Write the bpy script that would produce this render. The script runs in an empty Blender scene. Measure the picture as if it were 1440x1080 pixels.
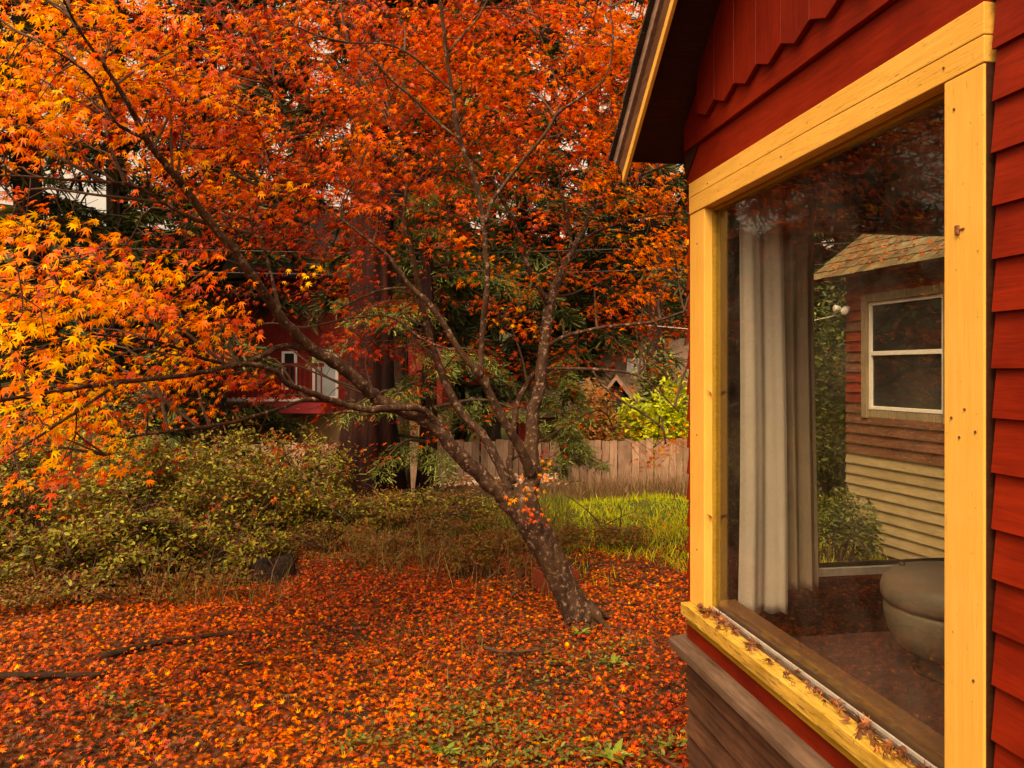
import bpy, math, random
import numpy as np
from mathutils import Matrix, Vector

random.seed(7)
rng = np.random.default_rng(11)
SC = bpy.context.scene
COL = SC.collection
R = math.radians

# ------------------------------------------------------------------ camera, sky, sun, exposure
FPX, CX, HY, EYE = 1080.0, 720.0, 522.0, 1.7
YAW = math.atan(175 / FPX)
CS, SN = math.cos(YAW), math.sin(YAW)
cam = bpy.data.cameras.new('camera')
cam.sensor_width = 36
cam.lens = 36 * FPX / 1440
cam.shift_y = -(540 - HY) / 1440
cam.clip_start = 0.05
cam.clip_end = 500
camo = bpy.data.objects.new('camera', cam)
COL.objects.link(camo)
camo.location = (0, 0, EYE)
camo.rotation_euler = (R(90), 0, -YAW)
SC.camera = camo

SUN_EL, SUN_AZ = R(54), R(213)          # azimuth clockwise from +Y (away along the cottage wall)
w = bpy.data.worlds.new('World')
SC.world = w
w.use_nodes = True
wn, wl = w.node_tree.nodes, w.node_tree.links
bg = wn['Background']
sky = wn.new('ShaderNodeTexSky')
sky.sky_type = 'NISHITA'
sky.sun_disc = False
sky.sun_elevation = SUN_EL
sky.sun_rotation = SUN_AZ
sky.dust_density = 8.0
sky.air_density = 1.0
hs = wn.new('ShaderNodeHueSaturation')
hs.inputs['Saturation'].default_value = 0.18
wl.new(sky.outputs[0], hs.inputs['Color'])
wl.new(hs.outputs[0], bg.inputs['Color'])
bg.inputs['Strength'].default_value = 0.15

sl = bpy.data.lights.new('sun', 'SUN')
sl.energy = 0.9
sl.angle = R(20)
sl.color = (1.0, 0.86, 0.66)
so = bpy.data.objects.new('sun', sl)
COL.objects.link(so)
sd = Vector((math.sin(SUN_AZ) * math.cos(SUN_EL), math.cos(SUN_AZ) * math.cos(SUN_EL), math.sin(SUN_EL)))
so.rotation_euler = sd.to_track_quat('Z', 'Y').to_euler()
so.location = (-6, -6, 12)

vs = SC.view_settings
vs.view_transform = 'Standard'
vs.look = 'None'
vs.gamma = 1.0
vs.exposure = 1.12
vs.use_white_balance = True
vs.white_balance_temperature = 12200
vs.white_balance_tint = 18
SC.cycles.max_bounces = 6
SC.cycles.transparent_max_bounces = 12
SC.cycles.use_denoising = True


def P(px, py, d):
    """photo pixel at a given distance along the view axis -> world point"""
    lat = (px - CX) / FPX * d
    return np.array([lat * CS + d * SN, d * CS - lat * SN, EYE + (HY - py) / FPX * d])


def to_px(p):
    p = np.asarray(p, float)
    d = p[..., 0] * SN + p[..., 1] * CS
    lat = p[..., 0] * CS - p[..., 1] * SN
    return CX + FPX * lat / d, HY - FPX * (p[..., 2] - EYE) / d, d


# ------------------------------------------------------------------ materials
def mat_base(name):
    m = bpy.data.materials.new(name)
    m.use_nodes = True
    n, l = m.node_tree.nodes, m.node_tree.links
    return m, n, l, n['Principled BSDF']


def ramp(n, stops):
    r = n.new('ShaderNodeValToRGB')
    e = r.color_ramp.elements
    while len(e) < len(stops):
        e.new(0.5)
    for i, (p, c) in enumerate(stops):
        e[i].position = p
        e[i].color = (*c, 1) if len(c) == 3 else c
    return r


def coords(n, l, scale, rnd=True):
    tc = n.new('ShaderNodeTexCoord')
    mp = n.new('ShaderNodeMapping')
    mp.inputs['Scale'].default_value = scale
    l.new(tc.outputs['Object'], mp.inputs['Vector'])
    if rnd:
        oi = n.new('ShaderNodeObjectInfo')
        ml = n.new('ShaderNodeMath')
        ml.operation = 'MULTIPLY'
        ml.inputs[1].default_value = 37.0
        l.new(oi.outputs['Random'], ml.inputs[0])
        l.new(ml.outputs[0], mp.inputs['Location'])
    return mp.outputs['Vector']


def noise(n, l, vec, scale, detail=6, rough=0.6):
    t = n.new('ShaderNodeTexNoise')
    t.inputs['Scale'].default_value = scale
    t.inputs['Detail'].default_value = detail
    t.inputs['Roughness'].default_value = rough
    if vec is not None:
        l.new(vec, t.inputs['Vector'])
    return t.outputs['Fac']


def mixc(n, l, fac, a, b, mode='MIX'):
    m = n.new('ShaderNodeMix')
    m.data_type = 'RGBA'
    m.blend_type = mode
    if isinstance(fac, (int, float)):
        m.inputs[0].default_value = fac
    else:
        l.new(fac, m.inputs[0])
    for sock, v in ((m.inputs[6], a), (m.inputs[7], b)):
        if isinstance(v, tuple):
            sock.default_value = (*v, 1)
        else:
            l.new(v, sock)
    return m.outputs[2]


def bump(n, l, b, h, strength, dist=0.01):
    bn = n.new('ShaderNodeBump')
    bn.inputs['Strength'].default_value = strength
    bn.inputs['Distance'].default_value = dist
    l.new(h, bn.inputs['Height'])
    l.new(bn.outputs[0], b.inputs['Normal'])


def wood(name, c1, c2, grain=(1, 1, 1), chips=None, chip_at=0.68, rough=0.65, bstr=0.35, dirt=0.5, blotch=1.2, tone=0.12):
    """painted or bare board: long grain, blotches, chips of the wood below; grain = stretch per axis"""
    m, n, l, b = mat_base(name)
    v = coords(n, l, grain)
    g = noise(n, l, v, 18, 8, 0.65)
    v2 = coords(n, l, (1, 1, 1))
    bl = noise(n, l, v2, blotch * 2.5, 4, 0.6)
    r1 = ramp(n, [(0.33, c1), (0.68, c2)])
    l.new(bl, r1.inputs[0])
    r2 = ramp(n, [(0.3, (1 - dirt,) * 3), (0.62, (1, 1, 1))])
    l.new(g, r2.inputs[0])
    c = mixc(n, l, 1.0, r1.outputs[0], r2.outputs[0], 'MULTIPLY')
    oi = n.new('ShaderNodeObjectInfo')
    mr = n.new('ShaderNodeMapRange')
    mr.inputs['To Min'].default_value = 1 - tone
    mr.inputs['To Max'].default_value = 1 + tone * 0.6
    l.new(oi.outputs['Random'], mr.inputs['Value'])
    c = mixc(n, l, 1.0, c, mr.outputs[0], 'MULTIPLY')
    if chips:
        ch = noise(n, l, v, 34, 10, 0.75)
        r3 = ramp(n, [(chip_at, (0, 0, 0)), (chip_at + 0.03, (1, 1, 1))])
        l.new(ch, r3.inputs[0])
        c = mixc(n, l, r3.outputs[0], c, chips)
    if name.startswith('yellow'):
        # weather specks and grey-brown water stains in the paint
        sp_ = noise(n, l, v2, 75, 5, 0.7)
        r4 = ramp(n, [(0.655, (0, 0, 0)), (0.70, (0.75, 0.75, 0.75))])
        l.new(sp_, r4.inputs[0])
        c = mixc(n, l, r4.outputs[0], c, (0.17, 0.075, 0.022))
        ws = noise(n, l, v, 3.2, 9, 0.72)
        r5 = ramp(n, [(0.50, (0, 0, 0)), (0.74, (0.5, 0.5, 0.5))])
        l.new(ws, r5.inputs[0])
        c = mixc(n, l, r5.outputs[0], c, (0.40, 0.20, 0.055))
    l.new(c, b.inputs['Base Color'])
    b.inputs['Roughness'].default_value = rough
    b.inputs['Specular IOR Level'].default_value = 0.14
    bump(n, l, b, g, bstr, 0.004)
    return m


def plain(name, c1, c2, scale=8, rough=0.8, bstr=0.3, metallic=0.0):
    m, n, l, b = mat_base(name)
    v = coords(n, l, (1, 1, 1))
    f = noise(n, l, v, scale, 6, 0.65)
    r = ramp(n, [(0.35, c1), (0.65, c2)])
    l.new(f, r.inputs[0])
    l.new(r.outputs[0], b.inputs['Base Color'])
    b.inputs['Roughness'].default_value = rough
    b.inputs['Metallic'].default_value = metallic
    b.inputs['Specular IOR Level'].default_value = 0.3
    if bstr:
        bump(n, l, b, noise(n, l, v, scale * 6, 6, 0.6), bstr, 0.01)
    return m


def leafmat(name, source='attr', trans=0.45, rough=0.5):
    """a thin leaf: reflects and lets light through; its own colour from the mesh or the object"""
    m, n, l, b = mat_base(name)
    if source == 'attr':
        a = n.new('ShaderNodeAttribute')
        a.attribute_name = 'leaf_colour'
        c = a.outputs['Color']
    else:
        a = n.new('ShaderNodeObjectInfo')
        c = a.outputs['Color']
    l.new(c, b.inputs['Base Color'])
    b.inputs['Roughness'].default_value = rough
    b.inputs['Specular IOR Level'].default_value = 0.25
    t = n.new('ShaderNodeBsdfTranslucent')
    l.new(c, t.inputs['Color'])
    mx = n.new('ShaderNodeMixShader')
    mx.inputs[0].default_value = trans
    l.new(b.outputs[0], mx.inputs[1])
    l.new(t.outputs[0], mx.inputs[2])
    l.new(mx.outputs[0], n['Material Output'].inputs['Surface'])
    return m


def glassmat(name, dust=0.03, tint=(0.93, 0.93, 0.9)):
    m, n, l, b = mat_base(name)
    n.remove(b)
    tr = n.new('ShaderNodeBsdfTransparent')
    tr.inputs[0].default_value = (*tint, 1)
    gl = n.new('ShaderNodeBsdfGlossy')
    gl.inputs['Roughness'].default_value = 0.015
    lw = n.new('ShaderNodeLayerWeight')
    lw.inputs[0].default_value = 0.5
    pw = n.new('ShaderNodeMath')
    pw.operation = 'POWER'
    pw.inputs[1].default_value = 5.0
    l.new(lw.outputs['Facing'], pw.inputs[0])
    fr = n.new('ShaderNodeMath')
    fr.operation = 'MULTIPLY_ADD'
    fr.inputs[1].default_value = 0.96
    fr.inputs[2].default_value = 0.04
    l.new(pw.outputs[0], fr.inputs[0])
    mx = n.new('ShaderNodeMixShader')
    l.new(fr.outputs[0], mx.inputs[0])
    l.new(tr.outputs[0], mx.inputs[1])
    l.new(gl.outputs[0], mx.inputs[2])
    df = n.new('ShaderNodeBsdfDiffuse')
    df.inputs[0].default_value = (0.5, 0.42, 0.34, 1)
    v = coords(n, l, (1, 1, 1), False)
    f = noise(n, l, v, 5, 8, 0.7)
    r = ramp(n, [(0.4, (dust * 0.25,) * 3), (0.8, (dust * 3,) * 3)])
    l.new(f, r.inputs[0])
    m2 = n.new('ShaderNodeMixShader')
    l.new(r.outputs[0], m2.inputs[0])
    l.new(mx.outputs[0], m2.inputs[1])
    l.new(df.outputs[0], m2.inputs[2])
    l.new(m2.outputs[0], n['Material Output'].inputs['Surface'])
    return m


GY = (4, 0.35, 4)      # grain running along Y
GZ = (4, 4, 0.35)
GX = (0.35, 4, 4)
M = {}
M['red'] = wood('red_paint', (0.14, 0.0075, 0.0032), (0.235, 0.0165, 0.006), GY, (0.10, 0.02, 0.012), 0.70, 0.55, 0.4, 0.35)
M['red_v'] = wood('red_paint_upright', (0.144, 0.00792, 0.0036), (0.1944, 0.01296, 0.00504), GZ, (0.08, 0.02, 0.012), 0.72, 0.55, 0.4, 0.35)
M['yel_v'] = wood('yellow_paint_upright', (0.63, 0.33, 0.075), (0.69, 0.375, 0.095), GZ, (0.26, 0.11, 0.035), 0.635, 0.55, 0.3, 0.10, 1.2, 0.04)
M['yel_y'] = wood('yellow_paint_level', (0.61, 0.32, 0.072), (0.69, 0.375, 0.095), GY, (0.20, 0.09, 0.03), 0.60, 0.55, 0.4, 0.12, 1.2, 0.04)
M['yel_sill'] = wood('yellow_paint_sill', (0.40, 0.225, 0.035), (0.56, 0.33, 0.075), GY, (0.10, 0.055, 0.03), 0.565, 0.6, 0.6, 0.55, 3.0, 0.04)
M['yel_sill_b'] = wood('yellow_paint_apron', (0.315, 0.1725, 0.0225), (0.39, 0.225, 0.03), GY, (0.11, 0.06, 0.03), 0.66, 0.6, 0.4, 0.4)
M['bare_y'] = wood('weathered_siding', (0.06247, 0.02678, 0.01547), (0.119, 0.05057, 0.02975), GY, (0.27, 0.17, 0.12), 0.70, 0.8, 0.7, 0.6, 1.2, 0.3)
M['drip'] = wood('weathered_drip_cap', (0.08696, 0.0494, 0.03359), (0.1305, 0.07905, 0.05534), GY, (0.42, 0.32, 0.25), 0.70, 0.8, 0.7, 0.5)
M['dark_wood'] = wood('dark_soffit_wood', (0.03, 0.009, 0.005), (0.05, 0.014, 0.008), GX, None, 0.7, 0.7, 0.4, 0.4)
M['rake_brown'] = wood('brown_rake', (0.10, 0.04, 0.02), (0.16, 0.07, 0.035), GY, None, 0.7, 0.7, 0.5, 0.5)
M['rake_grey'] = wood('grey_rake', (0.22, 0.13, 0.10), (0.32, 0.20, 0.15), GY, None, 0.7, 0.7, 0.5, 0.5)
M['roof_dark'] = plain('dark_shingle', (0.02, 0.014, 0.012), (0.05, 0.035, 0.028), 20, 0.9, 0.6)
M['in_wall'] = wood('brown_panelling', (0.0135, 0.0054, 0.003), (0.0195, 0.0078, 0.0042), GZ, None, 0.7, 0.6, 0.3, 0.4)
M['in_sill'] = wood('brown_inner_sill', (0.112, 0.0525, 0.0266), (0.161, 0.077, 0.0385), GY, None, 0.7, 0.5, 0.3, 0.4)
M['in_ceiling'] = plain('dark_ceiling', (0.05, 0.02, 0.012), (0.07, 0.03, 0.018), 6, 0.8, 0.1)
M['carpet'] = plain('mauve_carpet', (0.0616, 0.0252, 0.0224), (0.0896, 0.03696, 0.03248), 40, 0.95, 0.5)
M['glass'] = glassmat('window_glass', 0.012)
M['glass_b'] = glassmat('back_window_glass', 0.004)
M['track'] = wood('peeling_track', (0.05, 0.035, 0.028), (0.11, 0.08, 0.065), GY, (0.55, 0.48, 0.42), 0.58, 0.45, 0.5, 0.5)
M['alu'] = plain('aluminium', (0.5, 0.46, 0.42), (0.65, 0.6, 0.55), 30, 0.4, 0.1, 0.6)
M['rust'] = plain('rusty_metal', (0.12, 0.045, 0.02), (0.28, 0.12, 0.06), 60, 0.6, 0.4, 0.4)
M['nail'] = plain('dark_nail', (0.05, 0.025, 0.015), (0.09, 0.04, 0.02), 60, 0.6, 0.0)
M['vinyl'] = plain('grey_green_vinyl', (0.12, 0.098, 0.068), (0.155, 0.125, 0.09), 5, 0.45, 0.15)
M['vinyl_b'] = plain('dark_pedestal', (0.05, 0.035, 0.024), (0.07, 0.05, 0.035), 5, 0.5, 0.1)


def clothmat(name, c1, c2, trans=0.35):
    m, n, l, b = mat_base(name)
    v = coords(n, l, (1, 1, 1), False)
    f = noise(n, l, v, 4, 6, 0.6)
    r = ramp(n, [(0.3, c1), (0.7, c2)])
    l.new(f, r.inputs[0])
    l.new(r.outputs[0], b.inputs['Base Color'])
    b.inputs['Roughness'].default_value = 0.9
    b.inputs['Specular IOR Level'].default_value = 0.1
    bump(n, l, b, noise(n, l, v, 300, 3, 0.5), 0.25, 0.002)
    t = n.new('ShaderNodeBsdfTranslucent')
    l.new(r.outputs[0], t.inputs['Color'])
    mx = n.new('ShaderNodeMixShader')
    mx.inputs[0].default_value = trans
    l.new(b.outputs[0], mx.inputs[1])
    l.new(t.outputs[0], mx.inputs[2])
    l.new(mx.outputs[0], n['Material Output'].inputs['Surface'])
    return m


M['curtain_w'] = clothmat('off_white_cloth', (0.55, 0.475, 0.42), (0.64, 0.56, 0.50))
M['curtain_b'] = clothmat('shaded_tan_cloth', (0.36, 0.27, 0.20), (0.45, 0.345, 0.265), 0.5)  # tan base colour paints in the shade on the curtain's right part
M['leaf'] = leafmat('maple_leaf', 'attr', 0.5)
M['leaf_o'] = leafmat('maple_leaf_single', 'obj', 0.5)
M['litter'] = leafmat('fallen_leaf', 'attr', 0.15, 0.55)
M['litter_o'] = leafmat('fallen_leaf_single', 'obj', 0.15, 0.55)
M['green'] = leafmat('green_leaf', 'attr', 0.3, 0.55)
M['needle'] = leafmat('conifer_leaf', 'attr', 0.2, 0.6)


def barkmat(name, dark, mid, light, lichen, amount, stretch=(1, 1, 0.45), scale=14, moss=None):
    m, n, l, b = mat_base(name)
    v = coords(n, l, stretch, False)
    f = noise(n, l, v, scale, 10, 0.7)
    r = ramp(n, [(0.3, dark), (0.5, mid), (0.72, light)])
    l.new(f, r.inputs[0])
    c = r.outputs[0]
    v2 = coords(n, l, (1, 1, 1), False)
    li = noise(n, l, v2, scale * 1.8, 9, 0.7)
    r2 = ramp(n, [(amount, (0, 0, 0)), (amount + 0.07, (1, 1, 1))])
    l.new(li, r2.inputs[0])
    c = mixc(n, l, r2.outputs[0], c, lichen)
    if moss:
        mo = noise(n, l, v2, 3.5, 6, 0.65)
        r3 = ramp(n, [(0.52, (0, 0, 0)), (0.72, (0.5, 0.5, 0.5))])
        l.new(mo, r3.inputs[0])
        c = mixc(n, l, r3.outputs[0], c, moss)
    l.new(c, b.inputs['Base Color'])
    b.inputs['Roughness'].default_value = 0.9
    b.inputs['Specular IOR Level'].default_value = 0.15
    bump(n, l, b, f, 0.9, 0.02)
    return m


M['bark'] = barkmat('maple_bark', (0.01242, 0.00621, 0.00414), (0.04278, 0.0207, 0.01242), (0.09315, 0.0483, 0.03105), (0.2185, 0.1323, 0.09775), 0.545, (1, 1, 0.5), 18, (0.075, 0.042, 0.010))
M['twig'] = plain('maple_twig', (0.0315, 0.014, 0.0077), (0.07, 0.035, 0.0196), 20, 0.85, 0.0)
M['drystem'] = plain('dry_stem', (0.16, 0.075, 0.03), (0.26, 0.13, 0.06), 20, 0.85, 0.0)
M['grass'] = leafmat('grass_blade', 'attr', 0.45, 0.55)
M['redwood'] = barkmat('redwood_bark', (0.004, 0.002, 0.002), (0.018, 0.005, 0.004), (0.055, 0.011, 0.007), (0.03, 0.025, 0.012), 0.64, (3, 3, 0.18), 5)
M['far_bark'] = barkmat('far_bark', (0.012, 0.008, 0.006), (0.035, 0.02, 0.014), (0.07, 0.04, 0.03), (0.12, 0.10, 0.07), 0.66, (2, 2, 0.25), 6)
M['stump'] = barkmat('charred_stump', (0.0042, 0.0028, 0.0028), (0.0126, 0.007, 0.0056), (0.035, 0.0175, 0.0112), (0.112, 0.049, 0.021), 0.70, (1, 1, 0.6), 12)
M['log'] = barkmat('rotten_log', (0.0084, 0.0042, 0.00252), (0.0231, 0.01092, 0.00588), (0.0462, 0.0231, 0.0126), (0.084, 0.042, 0.0168), 0.66, (1, 1, 1), 14)
M['fence'] = wood('fence_board', (0.2856, 0.1642, 0.1114), (0.4712, 0.2856, 0.1999), GZ, (0.10, 0.05, 0.035), 0.66, 0.85, 0.6, 0.5, 1.2, 0.3)
M['deck'] = wood('deck_board', (0.07, 0.035, 0.02), (0.12, 0.06, 0.038), GX, None, 0.7, 0.85, 0.5, 0.5)
M['n_red'] = wood('old_red_siding', (0.20, 0.022, 0.010), (0.30, 0.045, 0.018), (0.4, 0.4, 5), (0.20, 0.13, 0.09), 0.60, 0.75, 0.5, 0.6, 2.0)
M['n_bare'] = wood('worn_red_siding', (0.13, 0.045, 0.025), (0.22, 0.085, 0.05), (0.4, 0.4, 5), (0.28, 0.20, 0.14), 0.58, 0.8, 0.5, 0.6, 2.0)
M['n_beige'] = wood('beige_siding', (0.345, 0.255, 0.135), (0.42, 0.315, 0.18), (0.4, 0.4, 5), (0.28, 0.19, 0.10), 0.66, 0.7, 0.4, 0.35, 1.5)
M['n_frame'] = wood('grey_window_wood', (0.26, 0.19, 0.12), (0.38, 0.29, 0.20), GZ, (0.16, 0.10, 0.06), 0.62, 0.8, 0.5, 0.5)
M['n_white'] = plain('white_metal', (0.66, 0.62, 0.56), (0.78, 0.74, 0.68), 30, 0.45, 0.1)
M['shingle'] = wood('mossy_shingle', (0.14, 0.1015, 0.0525), (0.224, 0.1645, 0.0875), (1, 1, 1), (0.09, 0.07, 0.03), 0.60, 0.9, 0.6, 0.6, 3.0, 0.4)
M['dark_in'] = plain('dark_room_and_porch_shade', (0.018, 0.014, 0.010), (0.03, 0.024, 0.018), 3, 0.9, 0.0)
M['pane_dark'] = plain('dark_pane', (0.015, 0.014, 0.013), (0.03, 0.028, 0.026), 2, 0.05, 0.0)
M['pane_grey'] = plain('pale_pane', (0.30, 0.33, 0.34), (0.42, 0.46, 0.48), 2, 0.1, 0.0)
M['h_red'] = wood('house_red', (0.1904, 0.01428, 0.0119), (0.2618, 0.0238, 0.01904), (3, 3, 0.3), None, 0.7, 0.7, 0.3, 0.4)
M['h_redtrim'] = plain('deck_red', (0.286, 0.0195, 0.026), (0.364, 0.0325, 0.039), 3, 0.6, 0.1)
M['h_white'] = plain('white_trim', (0.72, 0.66, 0.62), (0.82, 0.76, 0.72), 10, 0.6, 0.1)
M['h_tan'] = plain('tan_stucco', (0.247, 0.13, 0.065), (0.338, 0.182, 0.091), 3, 0.9, 0.3)
M['h_roof'] = wood('brown_roof', (0.272, 0.1632, 0.1156), (0.408, 0.2584, 0.1836), (1, 1, 1), (0.15, 0.08, 0.05), 0.62, 0.9, 0.5, 0.5)
M['skylight'] = plain('skylight_dome', (0.80, 0.82, 0.84), (0.88, 0.9, 0.92), 3, 0.25, 0.0)
M['tub'] = wood('old_red_crate', (0.16, 0.028, 0.014), (0.22, 0.045, 0.022), GX, (0.07, 0.03, 0.02), 0.66, 0.8, 0.5, 0.5)
M['wire'] = plain('black_wire', (0.02, 0.018, 0.016), (0.03, 0.026, 0.022), 10, 0.6, 0.0)
M['wire_w'] = plain('pale_wire', (0.4, 0.36, 0.3), (0.5, 0.45, 0.4), 10, 0.6, 0.0)


def groundmat():
    m, n, l, b = mat_base('leaf_covered_soil')
    tc = n.new('ShaderNodeTexCoord')
    v = tc.outputs['Object']
    vo = n.new('ShaderNodeTexVoronoi')
    vo.inputs['Scale'].default_value = 30
    l.new(v, vo.inputs['Vector'])
    sep = n.new('ShaderNodeSeparateColor')
    l.new(vo.outputs['Color'], sep.inputs[0])
    r = ramp(n, [(0.0, (0.03, 0.008, 0.005)), (0.4, (0.085, 0.016, 0.006)), (0.7, (0.15, 0.032, 0.007)), (1.0, (0.22, 0.07, 0.012))])
    l.new(sep.outputs[0], r.inputs[0])
    soil = ramp(n, [(0.3, (0.016, 0.009, 0.006)), (0.7, (0.05, 0.025, 0.013))])
    l.new(noise(n, l, v, 9, 8, 0.7), soil.inputs[0])
    patch = ramp(n, [(0.42, (0, 0, 0)), (0.6, (1, 1, 1))])
    l.new(noise(n, l, v, 2.2, 7, 0.65), patch.inputs[0])
    c = mixc(n, l, patch.outputs[0], soil.outputs[0], r.outputs[0])
    # turf beyond the leaf fall
    tu = ramp(n, [(0.35, (0.035, 0.035, 0.010)), (0.65, (0.075, 0.085, 0.018))])
    l.new(noise(n, l, v, 5, 8, 0.7), tu.inputs[0])
    sx = n.new('ShaderNodeSeparateXYZ')
    l.new(v, sx.inputs[0])
    ad = n.new('ShaderNodeMath')
    ad.operation = 'MULTIPLY_ADD'
    ad.inputs[1].default_value = 2.2
    l.new(noise(n, l, v, 0.9, 5, 0.6), ad.inputs[0])
    l.new(sx.outputs['Y'], ad.inputs[2])
    far = n.new('ShaderNodeMapRange')
    far.inputs['From Min'].default_value = 8.2
    far.inputs['From Max'].default_value = 9.2
    l.new(ad.outputs[0], far.inputs['Value'])
    c = mixc(n, l, far.outputs[0], c, tu.outputs[0])
    l.new(c, b.inputs['Base Color'])
    b.inputs['Roughness'].default_value = 0.95
    b.inputs['Specular IOR Level'].default_value = 0.1
    bump(n, l, b, vo.outputs['Distance'], 0.8, 0.02)
    return m


M['ground'] = groundmat()
M['hill'] = plain('wooded_hillside', (0.006, 0.008, 0.0035), (0.0225, 0.025, 0.009), 0.9, 0.95, 0.8)

# ------------------------------------------------------------------ building helpers
ORG = {}


def tag(o, label=None, cat=None, group=None, kind=None):
    for k, v in (('label', label), ('category', cat), ('group', group), ('kind', kind)):
        if v:
            o[k] = v
    return o


def thing(name, loc, label, cat, group=None, kind=None):
    o = bpy.data.objects.new(name, None)
    o.empty_display_size = 0.1
    COL.objects.link(o)
    o.location = loc
    ORG[o.name] = np.array(loc, float)
    return tag(o, label, cat, group, kind)


def mesh_from(name, v, f, mat, colours=None, smooth=False):
    """v (N,3) array; f a list of polygons or an int array (M,k)"""
    me = bpy.data.meshes.new(name)
    v = np.asarray(v, np.float32)
    if isinstance(f, np.ndarray):
        k = f.shape[1]
        me.vertices.add(len(v))
        me.vertices.foreach_set('co', v.ravel())
        me.loops.add(f.size)
        me.loops.foreach_set('vertex_index', f.astype(np.int32).ravel())
        me.polygons.add(len(f))
        me.polygons.foreach_set('loop_start', np.arange(0, f.size, k, dtype=np.int32))
        me.update(calc_edges=True)
    else:
        me.from_pydata([tuple(map(float, p)) for p in v], [], [tuple(int(i) for i in q) for q in f])
        me.update()
    if colours is not None:
        a = me.attributes.new('leaf_colour', 'FLOAT_COLOR', 'POINT')
        c = np.ones((len(v), 4), np.float32)
        c[:, :3] = colours
        a.data.foreach_set('color', c.ravel())
    if smooth:
        me.polygons.foreach_set('use_smooth', np.ones(len(me.polygons), bool))
    me.materials.append(mat)
    return me


def link(name, me, parent=None, matrix=None):
    o = bpy.data.objects.new(name, me)
    COL.objects.link(o)
    if parent is not None:
        o.parent = parent
    if matrix is not None:
        o.matrix_local = matrix
    return o


class MB:
    """collects pieces of ONE mesh"""

    def __init__(s):
        s.v, s.f, s.n = [], [], 0

    def add(s, v, f):
        s.v.append(np.asarray(v, float))
        s.f += [tuple(i + s.n for i in q) for q in f]
        s.n += len(v)
        return s

    def box(s, lo, hi, ax=None, org=None):
        x0, y0, z0 = lo
        x1, y1, z1 = hi
        v = np.array([(x0, y0, z0), (x1, y0, z0), (x1, y1, z0), (x0, y1, z0), (x0, y0, z1), (x1, y0, z1), (x1, y1, z1), (x0, y1, z1)], float)
        if ax is not None:
            v = v @ np.array(ax, float)
        if org is not None:
            v = v + np.asarray(org, float)
        return s.add(v, [(0, 3, 2, 1), (4, 5, 6, 7), (0, 1, 5, 4), (1, 2, 6, 5), (2, 3, 7, 6), (3, 0, 4, 7)])

    def prism(s, poly, h0, h1, fn):
        """poly 2D outline, extruded h0..h1; fn(u, v, h) -> xyz"""
        n = len(poly)
        v = [fn(u, w_, h0) for u, w_ in poly] + [fn(u, w_, h1) for u, w_ in poly]
        f = [tuple(range(n))[::-1], tuple(range(n, 2 * n))] + [(i, (i + 1) % n, n + (i + 1) % n, n + i) for i in range(n)]
        return s.add(v, f)

    def tube(s, pts, rad, sides=8, wob=0.0, cap=True):
        pts = np.asarray(pts, float)
        n = len(pts)
        rad = np.broadcast_to(np.asarray(rad, float), (n,))
        t = np.gradient(pts, axis=0)
        t /= np.linalg.norm(t, axis=1)[:, None] + 1e-9
        up = np.array([0.0, 0, 1]) if abs(t[0][2]) < 0.9 else np.array([1.0, 0, 0])
        u = np.cross(t[0], up)
        u /= np.linalg.norm(u)
        V = []
        ang = np.arange(sides) * 2 * math.pi / sides
        for i in range(n):
            u = u - t[i] * np.dot(u, t[i])
            u /= np.linalg.norm(u) + 1e-9
            w_ = np.cross(t[i], u)
            rr = rad[i] * (1 + wob * (rng.random(sides) - 0.5))
            V.append(pts[i] + (np.cos(ang) * rr)[:, None] * u + (np.sin(ang) * rr)[:, None] * w_)
        F = []
        for i in range(n - 1):
            for j in range(sides):
                k = (j + 1) % sides
                F.append((i * sides + j, i * sides + k, (i + 1) * sides + k, (i + 1) * sides + j))
        if cap:
            F.append(tuple(range(sides))[::-1])
            F.append(tuple((n - 1) * sides + j for j in range(sides)))
        return s.add(np.concatenate(V), F)

    def lathe(s, prof, c, sides=40):
        V, F = [], []
        for r, z in prof:
            for j in range(sides):
                a = 2 * math.pi * j / sides
                V.append((c[0] + r * math.cos(a), c[1] + r * math.sin(a), z))
        for i in range(len(prof) - 1):
            for j in range(sides):
                k = (j + 1) % sides
                F.append((i * sides + j, i * sides + k, (i + 1) * sides + k, (i + 1) * sides + j))
        return s.add(V, F)

    def build(s, name, mat, parent=None, smooth=False, bevel=0.0, root=None):
        v = np.concatenate(s.v)
        r = parent
        while r is not None and r.parent is not None:
            r = r.parent
        if r is not None:
            v = v - ORG[r.name]
        o = link(name, mesh_from(name, v, s.f, mat, None, smooth), parent)
        if r is None:
            ORG[o.name] = np.zeros(3)
        if bevel:
            m = o.modifiers.new('edge', 'BEVEL')
            m.width = bevel
            m.segments = 2
            m.limit_method = 'ANGLE'
        return o


def spline(pts, step=4):
    """Catmull-Rom through rows (x,y,z,r...)"""
    p = np.asarray(pts, float)
    p = np.vstack([2 * p[0] - p[1], p, 2 * p[-1] - p[-2]])
    out = []
    for i in range(1, len(p) - 2):
        for k in range(step):
            t = k / step
            out.append(0.5 * ((2 * p[i]) + (-p[i - 1] + p[i + 1]) * t + (2 * p[i - 1] - 5 * p[i] + 4 * p[i + 1] - p[i + 2]) * t * t + (-p[i - 1] + 3 * p[i] - 3 * p[i + 1] + p[i + 2]) * t ** 3))
    out.append(p[-2])
    return np.array(out)


def norm(a):
    return a / (np.linalg.norm(a, axis=-1, keepdims=True) + 1e-9)


def frames(normal, tip):
    """rotation matrices whose columns are side, tip direction, normal"""
    nz = norm(normal)
    ty = norm(tip - nz * np.sum(tip * nz, axis=1, keepdims=True))
    sx = np.cross(ty, nz)
    return np.stack([sx, ty, nz], axis=2)


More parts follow.
